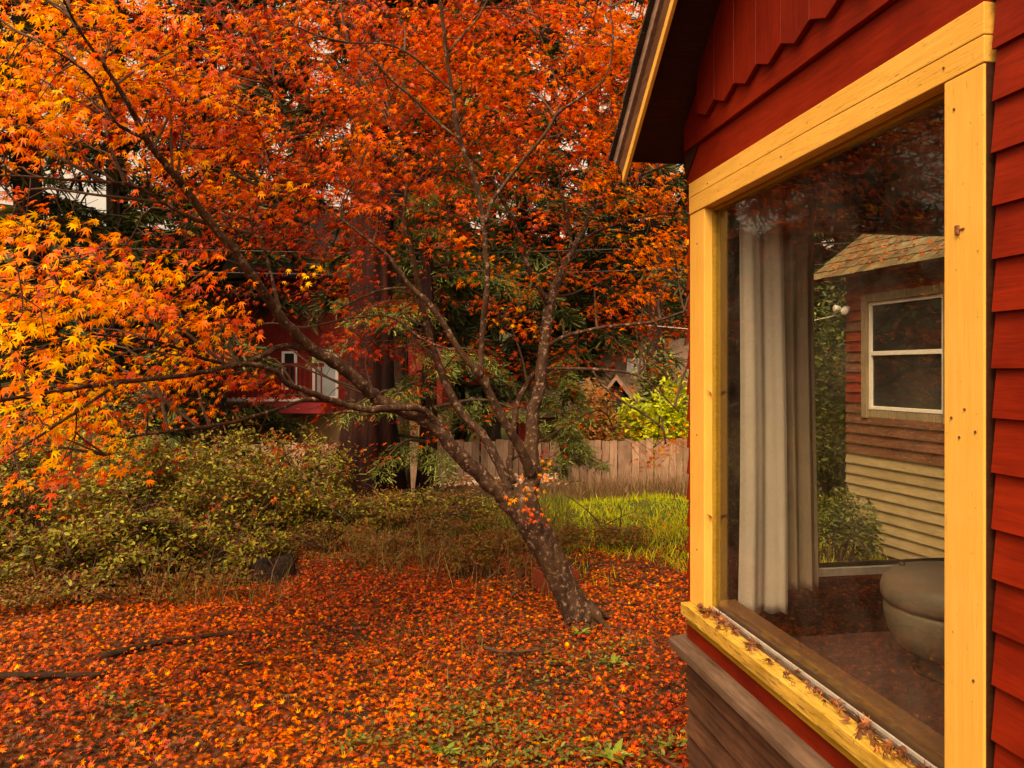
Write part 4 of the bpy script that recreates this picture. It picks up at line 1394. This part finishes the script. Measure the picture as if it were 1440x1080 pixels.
def conifer(c, H, r0, spread, first, N, cols, w_, label, name='conifer_tree', lean=0.0, bark='far_bark', nb_=46, droop=.25, group='conifers behind the garden', leaf=.30):
    c = np.array(c, float)
    t = thing(name, tuple(c), label, 'tree', group)
    zz = np.linspace(0, 1, 14)
    path = np.stack([c[0] + lean * H * zz + .04 * np.sin(zz * 9), c[1] + .04 * np.cos(zz * 7), c[2] - .1 + H * zz], 1)
    flare = 1 + (.85 if r0 > .31 else .5) * np.exp(-zz * H / .7)
    tb = MB().tube(path, r0 * (1 - .88 * zz) * flare, 36, 0)
    vv = tb.v[0].reshape(14, 36, 3)
    fl_t = 1 + .07 * np.sin(np.arange(36) * 6.283 * 9 / 36 + rng.random() * 6) + rng.normal(0, .035, 36)
    vv[:] = path[:, None] + (vv - path[:, None]) * fl_t[None, :, None]
    tb.build('trunk', M[bark], t, True)
    b = MB()
    P_, T_ = [], []
    per = max(4, N // nb_)
    for k in range(nb_):
        u = first + (1 - first) * (k + random.random()) / nb_
        o = np.array([np.interp(u, zz, path[:, i]) for i in range(3)])
        a = random.random() * 6.283
        L = spread * (1.05 - u) ** .7 * random.uniform(.6, 1.1)
        dr = np.array([math.cos(a), math.sin(a), 0])
        e = o + dr * L + np.array([0, 0, -droop * L * random.uniform(.5, 1.4)])
        m_ = (o + e) / 2 + np.array([0, 0, .12 * L])
        sp = spline([o, m_, e], 4)
        b.tube(sp, np.linspace(max(.012, .02 * L), .005, len(sp)), 5, cap=False)
        q = rng.random(per) ** .7
        base_ = np.stack([np.interp(q, np.linspace(0, 1, len(sp)), sp[:, i]) for i in range(3)], 1)
        sd_ = np.cross(dr, [0, 0, 1.0])
        off = (rng.random(per) - .5) * 2 * (.12 + .32 * L * (1 - q * .7)) * .55
        P_.append(base_ + sd_ * off[:, None] + np.stack([0 * q, 0 * q, -np.abs(off) * .3 - rng.random(per) * .12], 1))
        T_.append(dr * .8 + sd_ * np.sign(off)[:, None] * .8 + np.stack([0 * q, 0 * q, -.5 - rng.random(per) * .7], 1) + rng.normal(0, .25, (per, 3)))
    b.build('branches', M['twig'], t)['kind'] = 'stuff'
    pts, tip = np.concatenate(P_), np.concatenate(T_)
    n3 = len(pts)
    parts_ = []
    for k in range(3):
        tj = tip + rng.normal(0, .5, tip.shape)
        parts_.append(leaf_cloud(pts + rng.normal(0, .03, pts.shape), rng.uniform(.6, 1.2, n3) * leaf, mixcol(n3, cols, w_), tj, (0, 0, 1), .5, NEED_V, NEED_Q))
    v, f, col = cat_mesh(parts_)
    link('crown', mesh_from('crown', v - c, f, M['needle'], col), t)['kind'] = 'stuff'
    return t


DK = [(.030, .036, .012), (.062, .07, .02), (.11, .11, .03)]
MD = [(.04, .05, .014), (.08, .095, .026), (.12, .14, .04)]
LT_ = [(.07, .085, .02), (.13, .15, .035), (.20, .22, .05)]
W3 = [.4, .35, .25]


def at_ground(px, d, z=None):
    p = P(px, 522, d)
    p[2] = gz(p[0], p[1]) if z is None else z
    return p


conifer(at_ground(517, 10.4), 19, .32, 2.6, .30, 5200, DK, W3, 'thick dark redwood trunk standing behind the weeds, its crown above the maple', 'redwood_tree', 0, 'redwood', 40, .3)
conifer(at_ground(598, 10.8), 9, .12, 1.9, .09, 13000, LT_, W3, 'slender young conifer with low sweeping branches beside the redwood', 'conifer_tree', .01, 'redwood', 60, .12, leaf=.085)
conifer(at_ground(792, 12.6), 2.6, .05, 1.1, .15, 5000, LT_, W3, 'small green conifer sapling in front of the plank fence', 'conifer_sapling', 0, 'far_bark', 30, .15, leaf=.08)
conifer(at_ground(608, 18), 17, .10, 2.2, .35, 2600, MD, W3, 'distant slim red-barked conifer between the maple limbs', 'conifer_tree', 0, 'redwood', 34, .3)
TREES = [(40, 13, 17, .28, 3.0, .10, DK, 'dark conifer behind the yellow leaves at the picture edge'),
         (165, 17, 19, .30, 3.4, .10, DK, 'dark conifer showing through the gap over the long limb'),
         (300, 15.5, 16, .22, 2.8, .10, DK, 'dark conifer behind the red balcony house roof'),
         (430, 24, 22, .3, 3.6, .10, MD, 'tall conifer rising behind the balcony house'),
         (560, 13.0, 13, .16, 2.2, .25, DK, 'blackish conifer just behind the redwood trunk'),
         (690, 21, 18, .25, 3.2, .08, MD, 'mid green conifer behind the upright maple stem'),
         (560, 28, 24, .35, 4.2, .08, MD, 'broad far conifer behind the slim red-barked one'),
         (780, 30, 21, .3, 4.0, .08, DK, 'far dark conifer behind the spreading maple stems'),
         (880, 27, 13, .3, 3.8, .06, DK, 'dark conifer standing behind the tan roofed house'),
         (965, 33, 17, .3, 4.2, .06, DK, 'far conifer behind the cottage corner'),
         (735, 23, 23, .3, 3.6, .12, MD, 'mid green conifer behind the forked maple stem'),
         (835, 25, 25, .3, 3.8, .12, MD, 'tall conifer behind the eave of the red cottage'),
         (640, 24, 25, .3, 3.6, .10, DK, 'dark conifer behind the centre of the maple crown'),
         (920, 22, 21, .28, 3.4, .25, DK, 'dark conifer whose top shows beside the rake board'),
         (350, 20, 21, .28, 3.4, .12, DK, 'dark conifer above the balcony house roof'),
         (-330, 9.5, 18, .3, 3.4, .10, DK, 'dark conifer beyond the picture edge, behind the bramble thicket'),
         (-700, 9, 19, .3, 3.6, .10, DK, 'dark conifer well outside the picture, mirrored in the window'),
         (-1500, 6.5, 18, .3, 3.4, .12, DK, 'dark conifer beside the garden, mirrored in the window'),
         (-80, 19, 20, .3, 3.6, .08, DK, 'dark conifer just outside the picture edge'),
         (1150, 16, 9, .2, 2.4, .06, DK, 'dark conifer seen through the room over the laurel'),
         (1240, 20, 10, .25, 3.0, .06, DK, 'dark conifer behind the mossy roof of the neighbour cottage')]
for (px, d, H, r0, spd, first, cols, lab) in TREES:
    conifer(at_ground(px, d), H, r0, spd, first, 4000 if px < -60 else (8500 if d < 18.5 else 5200), cols, W3, lab, leaf=.30 if (d < 18.5 and px > -60) else .40, nb_=80)

# far wood on the hillside, one mass
n = 26000
hx_, hy_ = rng.uniform(-70, 75, n), rng.uniform(46, 100, n)
hz_ = -1.2 + (hy_ - 46) * 0.30 + 2.2 * np.sin(hx_ * 0.11) * np.sin(hy_ * 0.09 + 1) + rng.random(n) ** 1.5 * 6.0 * (.6 + .4 * np.sin(hx_ * .9 + hy_))
v, f, c = leaf_cloud(np.stack([hx_, hy_, hz_], 1), rng.uniform(.8, 1.7, n), mixcol(n, [(.022, .028, .009), (.045, .05, .015), (.08, .08, .02), (.10, .05, .015)], [.45, .3, .2, .05]), None, (0, -.5, .8), .6)
tag(link('hillside_wood', mesh_from('hillside_wood', v, f, M['needle'], c)), 'dark far-off wood covering the hillside', 'wood', None, 'stuff')

# ------------------------------------------------------------------ grass and weeds on the ground
def blades(name, x, y, h, cols, w_, label, cat, lean=.35, mat='green', tv=None):
    N = len(x)
    pos_ = np.stack([x, y, gz(x, y) - .005], -1)
    tip = np.array([0, 0, 1.0]) + rng.normal(0, lean, (N, 3))
    nn = rng.normal(0, 1, (N, 3)) * np.array([1, 1, .15])
    v, f, c = scatter(BLADE_V if tv is None else tv, BLADE_Q, pos_, frames(nn, tip), h, mixcol(N, cols, w_, .3))
    # frames() keeps the normal; make the blade upright by using tip as the long axis
    o = link(name, mesh_from(name, v, f, M[mat], c))
    return tag(o, label, cat, None, 'stuff')


def sample(n, pxr, dr, cond=None):
    px = rng.uniform(*pxr, n)
    d = np.sqrt(rng.uniform(dr[0] ** 2, dr[1] ** 2, n))
    lat = (px - CX) / FPX * d
    x, y = lat * CS + d * SN, d * CS - lat * SN
    if cond is not None:
        k = cond(x, y, px, d)
        x, y = x[k], y[k]
    return x, y


x, y = sample(30000, (770, 1250), (6.0, 11.0), lambda x, y, px, d: (rng.random(len(x)) < np.clip((d - 6.15 + .45 * np.sin(x * 5) + .5 * np.sin(x * 2.2 + y * 3) + (px - 900) / 260) * .8, 0, 1) * (.45 + .55 * (np.sin(x * 9 + 2 * np.sin(y * 5)) * np.sin(y * 7 + x * 2) > -.3))) & ~in_cottage(x, y))
blades('grass', x, y, rng.uniform(.03, .085, len(x)) * np.where(rng.random(len(x)) < .1, 1.8, 1.0), [(.50, .60, .03), (.68, .70, .06), (.28, .36, .026), (.50, .38, .07)], [.38, .3, .22, .1], 'bright green grass beyond the maple trunk beside the cottage', 'grass', .6, 'grass')
x, y = sample(9000, (430, 800), (7.6, 12.0))
blades('olive_grass', x, y, rng.uniform(.06, .22, len(x)), [(.12, .13, .018), (.17, .15, .03), (.10, .06, .02), (.20, .24, .03)], [.35, .25, .2, .2], 'olive grass and weeds below the maple limbs', 'grass')
x, y = sample(9000, (770, 985), (10.2, 13.4))
blades('dry_weeds', x, y, rng.uniform(.15, .45, len(x)), [(.20, .10, .055), (.28, .16, .08), (.15, .07, .045), (.18, .17, .05)], [.35, .25, .25, .15], 'tall dry brown weeds in front of the plank fence', 'weeds', .35, tv=STALK_V)
x, y = sample(2600, (-60, 700), (3.2, 7.0), lambda x, y, px, d: np.sin(x * 2.1 + 1) * np.sin(y * 1.7) > .45)
blades('sparse_grass', x, y, rng.uniform(.04, .13, len(x)), [(.12, .11, .02), (.16, .13, .03), (.18, .08, .02)], [.4, .3, .3], 'sparse olive grass growing through the fallen leaves', 'grass', .5)
x, y = sample(7000, (-80, 800), (5.4, 8.6), lambda x, y, px, d: rng.random(len(x)) < np.clip(.25 + .9 * np.sin(x * 1.6 + .7) * np.sin(y * 2.1 + x) + np.where(px > 430, .25, .1) - np.where(d < 6.2, .3, 0), 0, 1))
blades('dry_stalks', x, y, rng.uniform(.10, .42, len(x)), [(.16, .075, .025), (.22, .12, .045), (.10, .035, .014), (.13, .12, .025)], [.3, .25, .25, .2], 'thin dry rust-brown stalks between the brambles and the leaf carpet', 'weeds', .4, tv=STALK_V * np.array([.8, 1, 1]))
# creeping green leaves in the litter
cc = [(700, 985, 150, 40), (640, 1010, 110, 30), (780, 930, 90, 22), (610, 1055, 120, 26), (880, 915, 40, 14), (940, 1045, 60, 20), (820, 1060, 80, 18), (500, 1060, 60, 20), (860, 945, 50, 18), (180, 1010, 60, 30), (730, 1030, 130, 30), (700, 1075, 100, 20)]
pl = []
for (px, py, sx, sy) in cc:
    n = int(sx * 1.9)
    a, b_ = rng.normal(px, sx * .45, n), rng.normal(py, sy * .5, n)
    d = EYE * FPX / np.maximum(b_ - HY, 60)
    lat = (a - CX) / FPX * d
    pl.append(np.stack([lat * CS + d * SN, d * CS - lat * SN], 1))
pl = np.concatenate(pl)
pl = pl[~in_cottage(pl[:, 0], pl[:, 1])]
p3 = np.stack([pl[:, 0], pl[:, 1], gz(pl[:, 0], pl[:, 1]) + .03 + rng.random(len(pl)) * .035], 1)
v, f, c = leaf_cloud(p3, rng.uniform(.018, .038, len(p3)), mixcol(len(p3), [(.06, .075, .014), (.12, .12, .022), (.17, .17, .03), (.16, .08, .02)], [.35, .3, .2, .15]), None, (0, 0, 1), .4)
tag(link('ground_ivy', mesh_from('ground_ivy', v, f, M['green'], c)), 'creeping green leaves growing among the fallen red leaves', 'ground cover', None, 'stuff')


def broad_weed(px, py, n, s, label):
    d = EYE * FPX / (py - HY)
    p = P(px, py, d)
    p[2] = gz(p[0], p[1])
    t = thing('broadleaf_weed', tuple(p), label, 'weed', 'broad-leaved weeds')
    for k in range(n):
        a = k * 2.4 + random.random()
        L, wd = s * random.uniform(.7, 1.1), s * .26
        el = random.uniform(.35, 1.0)
        V, F = [], []
        for i in range(6):
            u = i / 5
            wv = wd * math.sin(min(1, u * 1.08 + .04) * math.pi) ** .7 + .003
            r_ = L * u * math.cos(el * (1 - .5 * u))
            h = .01 + L * math.sin(el) * (u - .45 * u * u)
            for sgn in (-1, 0, 1):
                V.append((math.cos(a) * r_ - math.sin(a) * wv * sgn * .5, math.sin(a) * r_ + math.cos(a) * wv * sgn * .5, h + abs(sgn) * .006))
        for i in range(5):
            for j in range(2):
                q = i * 3 + j
                F.append((q, q + 1, q + 4, q + 3))
        me = mesh_from('leaf', np.array(V), F, M['green'], np.tile(np.array([.12, .17, .025]) * random.uniform(.7, 1.4), (18, 1)), True)
        link('leaf', me, t)


broad_weed(862, 1062, 6, .13, 'upright broad-leaved green weed at the bottom, near the cottage wall')
broad_weed(625, 1066, 7, .11, 'green broad-leaved rosette at the bottom of the leaf carpet')
broad_weed(862, 935, 6, .10, 'dark broad-leaved weed in front of the maple trunk')
broad_weed(815, 893, 6, .09, 'broad-leaved weed right at the maple foot')
broad_weed(945, 1040, 5, .10, 'pale broad-leaved weed beside the cottage corner')

# ------------------------------------------------------------------ stump, logs, twigs, crate
p = P(385, 808, 6.4)
p[2] = gz(p[0], p[1])
st_ = thing('charred_stump', tuple(p), 'small charred black tree stump at the edge of the brambles', 'stump')
b = MB()
for k in range(1):
    V, F = [], []
    n, rings = 18, 6
    pr = 1 + .22 * rng.random(n)
    for i in range(rings):
        zq = [-.05, .02, .08, .13, .165, .15][i]
        rr = [.20, .175, .16, .15, .135, .05][i]
        for j in range(n):
            a = j * 6.283 / n
            top = (.03 * math.sin(a * 2 + 1) + .015 * math.sin(a * 5)) if i >= 3 else 0
            V.append(p + np.array([math.cos(a) * rr * pr[j], math.sin(a) * rr * pr[j] * .8, zq + top + random.uniform(-.006, .006)]))
    for i in range(rings - 1):
        for j in range(n):
            k2 = (j + 1) % n
            F.append((i * n + j, i * n + k2, (i + 1) * n + k2, (i + 1) * n + j))
    F.append(tuple((rings - 1) * n + j for j in range(n)))
    b.add(V, F)
b.build('stump_body', M['stump'], st_)
for a in (0.3, 2.2, 3.6, 5.0):
    MB().tube(spline([p + np.array([.1 * math.cos(a), .1 * math.sin(a), .05]), p + np.array([.24 * math.cos(a), .2 * math.sin(a), .01]), p + np.array([.36 * math.cos(a + .2), .3 * math.sin(a + .2), -.03])], 4), np.linspace(.05, .015, 9), 8, .2).build('root', M['stump'], st_, True)


def ground_stick(name, pix, rad, label, mat='log', cat='branch', lift=.03, sides=8):
    pts = []
    for (px, py) in pix:
        d = EYE * FPX / (py - HY)
        q = P(px, py, d)
        q[2] = gz(q[0], q[1]) + lift
        pts.append(q)
    sp = spline(pts, 5)
    sp[:, 2] += rng.normal(0, rad * .15, len(sp))
    o = MB().tube(sp, np.linspace(rad, rad * .45, len(sp)), sides, .2).build(name, M[mat], None, True)
    tag(o, label, cat)


ground_stick('rotten_log', [(-30, 972), (40, 966), (110, 962), (150, 958)], .025, 'dark rotten branch half buried in leaves at the picture edge', 'log', 'log')
ground_stick('rotten_log', [(140, 940), (200, 925), (260, 915), (330, 905), (400, 903)], .021, 'long dark branch lying across the leaves below the brambles', 'log', 'log')
ground_stick('fallen_twig', [(682, 912), (705, 920), (735, 922), (765, 919)], .012, 'pale curved twig on the leaves in front of the maple', 'twig', 'twig', .05, 6)
ground_stick('fallen_twig', [(730, 901), (750, 896), (772, 895)], .009, 'short twig behind the curved one near the maple foot', 'twig', 'twig', .05, 6)
ground_stick('fallen_twig', [(915, 1050), (935, 1068), (958, 1085)], .010, 'thin twig lying beside the cottage wall', 'twig', 'twig', .05, 6)
ground_stick('fallen_twig', [(335, 955), (352, 951), (368, 950)], .012, 'short dark twig on the leaf carpet below the long branch', 'log', 'twig', .04, 6)
for (pts, lab) in (([(710, 868), (697, 850), (690, 838)], 'bare pale forked twig standing among the weeds by the maple'), ([(706, 866), (718, 840), (745, 812)], 'bare slanting twig leaning out of the weeds to the maple')):
    d = 5.75
    q = [P(a, b_, d) for a, b_ in pts]
    q.insert(0, np.array([q[0][0], q[0][1], gz(q[0][0], q[0][1]) - .02]))
    sp = spline(q, 4)
    b = MB().tube(sp, np.linspace(.008, .003, len(sp)), 6)
    m_ = sp[len(sp) * 2 // 3]
    b.tube([m_, m_ + np.array([.04, .02, .09]), m_ + np.array([.05, .04, .16])], [.005, .003, .002], 5)
    tag(b.build('standing_twig', M['drip'], None, True), lab, 'twig')
# old red wooden crate behind the trunk
p = at_ground(778, 6.05)
cr = thing('wooden_crate', tuple(p), 'old red wooden crate half hidden behind the maple trunk', 'crate')
ca, sa = math.cos(.25), math.sin(.25)
CAX = np.array([[ca, sa, 0], [-sa, ca, 0], [0, 0, 1.0]])
for lo, hi in (((-.13, -.11, 0), (.17, -.095, .17)), ((-.13, .095, 0), (.17, .11, .17)), ((-.13, -.0945, 0), (-.115, .0945, .168)), ((.155, -.0945, 0), (.17, .0945, .168)), ((-.114, -.094, .01), (.154, .094, .025))):
    MB().box(lo, hi, CAX, p).build('crate_board', M['tub'], cr, bevel=.003)

# ------------------------------------------------------------------ plank fence, low deck, houses
fA, fB = at_ground(330, 13.6), at_ground(1010, 14.4)
fn = thing('plank_fence', tuple((fA + fB) / 2), 'weathered brown plank fence across the back of the garden', 'fence')
fd_ = (fB - fA)
fl_ = math.hypot(fd_[0], fd_[1])
fu = np.array([fd_[0], fd_[1], 0]) / fl_
fnrm = np.array([-fu[1], fu[0], 0])
FAX = np.array([fu, fnrm, [0, 0, 1.0]])
pm = []
for wd in (.125, .14, .15):
    pm.append((wd, mesh_from('plank', *(lambda q: (q.v[0], q.f))(MB().box((0, 0, 0), (wd - .012, .018, 1.0))), M['fence'])))
s = 0
FT = 0.42
while s < fl_:
    wd, me = random.choice(pm)
    q = fA + fu * s
    g = float(gz(q[0], q[1])) - .05
    top = FT + random.uniform(-.035, .035)
    mt = Matrix(FAX.T.tolist()).to_4x4() @ Matrix.Rotation(random.gauss(0, .006), 4, 'Y') @ Matrix.Diagonal((1, 1, top - g, 1))
    mt.translation = Vector((q[0], q[1], g)) - fn.location + Vector((fnrm * random.uniform(-.004, .004)).tolist())
    link('plank', me, fn, mt)
    s += wd
for zr in (-.75, .15):
    MB().box((0, .03, zr), (fl_, .07, zr + .09), FAX, fA * [1, 1, 0]).build('rail', M['fence'], fn)
s = 0.3
while s < fl_:
    MB().box((s, .072, -1.2), (s + .09, .16, .36), FAX, fA * [1, 1, 0]).build('post', M['fence'], fn)
    s += 2.2
# low timber platform in front of the fence
p = at_ground(690, 11.2)
dk = thing('timber_platform', tuple(p), 'low dark timber platform behind the maple, strewn with pale leaves', 'platform')
for k in range(9):
    MB().box((-1.0, -.45 + k * .1, .40), (1.05, -.36 + k * .1, .435), None, p).build('deck_board', M['deck'], dk)
for xx in (-.95, 0, .95):
    MB().box((xx, -.42, -.1), (xx + .09, .42, .399), None, p).build('support', M['deck'], dk)
MB().box((-1.0, -.475, .22), (1.05, -.452, .43), None, p).build('fascia_board', M['deck'], dk)
n = 900
pp = np.stack([p[0] + rng.uniform(-1, 1.05, n), p[1] + rng.uniform(-.45, .45, n), p[2] + .445 + rng.random(n) * .06], 1)
v, f, c = leaf_cloud(pp, rng.uniform(.04, .08, n), mixcol(n, [(.55, .34, .22), (.50, .16, .04), (.62, .45, .34)], [.4, .3, .3]), None)
tag(link('pale_leaves', mesh_from('pale_leaves', v, f, M['litter'], c)), 'drift of pale pinkish fallen leaves on the timber platform', 'leaf litter', None, 'stuff')


def house_axes(px, d, ang):
    o = P(px, 522, d)
    o[2] = 0
    return o, np.array([[math.cos(ang), math.sin(ang), 0], [-math.sin(ang), math.cos(ang), 0], [0, 0, 1.0]])


# red balcony house: front faces the garden; x along its front, y into it
o, A = house_axes(338, 17.5, -YAW)
hb = thing('balcony_house', tuple(o), 'dark red house with a balcony and white-trimmed windows behind the brambles', 'house')
k17 = 17.5 / FPX


def hz(py):
    return EYE + (HY - py) * k17


def hx(px):
    return (px - 338) * k17


MB().box((-1.4, 0, hz(578)), (4.6, 3.5, hz(380)), A, o).build('upper_wall', M['h_red'], hb)
MB().box((-1.38, .02, -1.6), (4.58, 3.48, hz(578) - .003), A, o).build('lower_wall', M['h_tan'], hb)
b = MB()
b.prism([(-.6, hz(380) - .25), (1.75, hz(380) + 1.5), (4.1, hz(380) - .25), (4.1, hz(380) - .1), (1.75, hz(380) + 1.66), (-.6, hz(380) - .1)], -1.9, 5.1, lambda u, v, h: tuple(np.array([h, u, v]) @ A + o))
b.build('roof', M['roof_dark'], hb)
bl = MB().box((hx(335), -1.0, hz(578)), (hx(470), -.003, hz(562)), A, o).build('balcony', M['h_redtrim'], hb)
MB().box((hx(335) - .02, -1.03, hz(562) + .001), (hx(470) + .02, -.003, hz(562) + .05), A, o).build('deck_edge', M['h_white'], bl)
MB().box((hx(337), -.99, hz(516)), (hx(470), -.93, hz(511)), A, o).build('hand_rail', M['h_red'], bl)
xx = hx(338)
while xx < hx(469):
    MB().box((xx, -.975, hz(562) + .051), (xx + .03, -.945, hz(516) - .001), A, o).build('baluster', M['h_red'], bl)
    xx += .115
for (x0, x1, y0, y1, pane) in ((397, 418, 494, 548, 'pane_dark'), (440, 476, 492, 560, 'pane_grey')):
    wv = MB().box((hx(x0), -.05, hz(y1)), (hx(x0) + .06, -.002, hz(y0)), A, o).build('window', M['h_white'], hb)
    MB().box((hx(x1) - .06, -.05, hz(y1)), (hx(x1), -.002, hz(y0)), A, o).build('frame', M['h_white'], wv)
    MB().box((hx(x0) + .061, -.05, hz(y0) - .05), (hx(x1) - .061, -.002, hz(y0)), A, o).build('frame', M['h_white'], wv)
    MB().box((hx(x0) + .061, -.05, hz(y1)), (hx(x1) - .061, -.002, hz(y1) + .05), A, o).build('frame', M['h_white'], wv)
    MB().box((hx(x0) + .061, -.02, hz(y1) + .051), (hx(x1) - .061, -.003, hz(y0) - .051), A, o).build('pane', M[pane], wv)

# tan roofed house to the right
o, A = house_axes(905, 23, -.35)
ht = thing('tan_roof_house', tuple(o), 'house with a tan shingle roof and a white skylight behind the bright shrub', 'house')
MB().box((-1.3, .3, -2), (3.0, 5, .75), A, o).build('wall', M['h_tan'], ht)
b = MB()
b.prism([(-.3, .62), (2.6, 2.62), (5.5, .62), (5.5, .76), (2.6, 2.78), (-.3, .76)], -1.7, 3.4, lambda u, v, h: tuple(np.array([h, u, v]) @ A + o))
rf = b.build('roof', M['h_roof'], ht)
b = MB()
b.prism([(.9, 1.58), (1.55, 2.03), (1.55, 2.10), (.9, 1.66)], -.55, .05, lambda u, v, h: tuple(np.array([h, u, v]) @ A + o))
b.build('skylight', M['skylight'], rf)
b = MB()
b.prism([(-1.6, .35), (-.75, 1.45), (.1, .35), (.1, .47), (-.75, 1.6), (-1.6, .47)], -1.2, 1.2, lambda u, v, h: tuple(np.array([u, h, v]) @ A + o))
b.build('porch_roof', M['h_roof'], ht)
b = MB()
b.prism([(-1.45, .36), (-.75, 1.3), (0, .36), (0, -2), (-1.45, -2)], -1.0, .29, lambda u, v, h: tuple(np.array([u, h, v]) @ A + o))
b.build('porch_wall', M['dark_in'], ht)  # near-black wall colour stands in for the shadow under the gable eave
# small red house with white window beyond the fence
o, A = house_axes(775, 21, -.1)
hr = thing('small_red_house', tuple(o), 'small red house with a white window just over the fence', 'house')
k21 = 21 / FPX
MB().box((-.9, 0, -2), (1.0, 2.2, EYE - (582 - HY) * k21), A, o).build('wall', M['h_red'], hr)
b = MB()
zt = EYE - (582 - HY) * k21
b.prism([(-.3, zt - .08), (1.1, zt + .75), (2.5, zt - .08), (2.5, zt + .05), (1.1, zt + .88), (-.3, zt + .05)], -1.2, 1.3, lambda u, v, h: tuple(np.array([h, u, v]) @ A + o))
b.build('roof', M['h_roof'], hr)
zb = EYE - (611 - HY) * k21
wv = MB().box((.12, -.05, zb), (.20, -.002, zt - .1), A, o).build('window', M['h_white'], hr)
MB().box((.34, -.05, zb), (.42, -.002, zt - .1), A, o).build('frame', M['h_white'], wv)
MB().box((.201, -.05, zb), (.339, -.002, zb + .09), A, o).build('frame', M['h_white'], wv)
MB().box((.201, -.03, zb + .091), (.339, -.003, zt - .1), A, o).build('pane', M['pane_dark'], wv)

# overhead wires across the back
for (pts, d, lab) in (([(300, 352, 11.5), (600, 357, 12), (960, 348, 12.5)], 0, 'upper thin overhead wire crossing behind the maple stems'), ([(300, 383, 11.5), (620, 388, 12), (960, 378, 12.5)], 0, 'lower thin overhead wire crossing behind the maple stems')):
    q = [P(a, b_, c_) for a, b_, c_ in pts]
    e0, e1 = q[0] + (q[0] - q[1]) * 2, q[-1] + (q[-1] - q[1]) * 2
    tag(MB().tube(spline([e0, *q, e1], 6), .009, 5).build('overhead_wire', M['wire'], None, True), lab, 'wire')
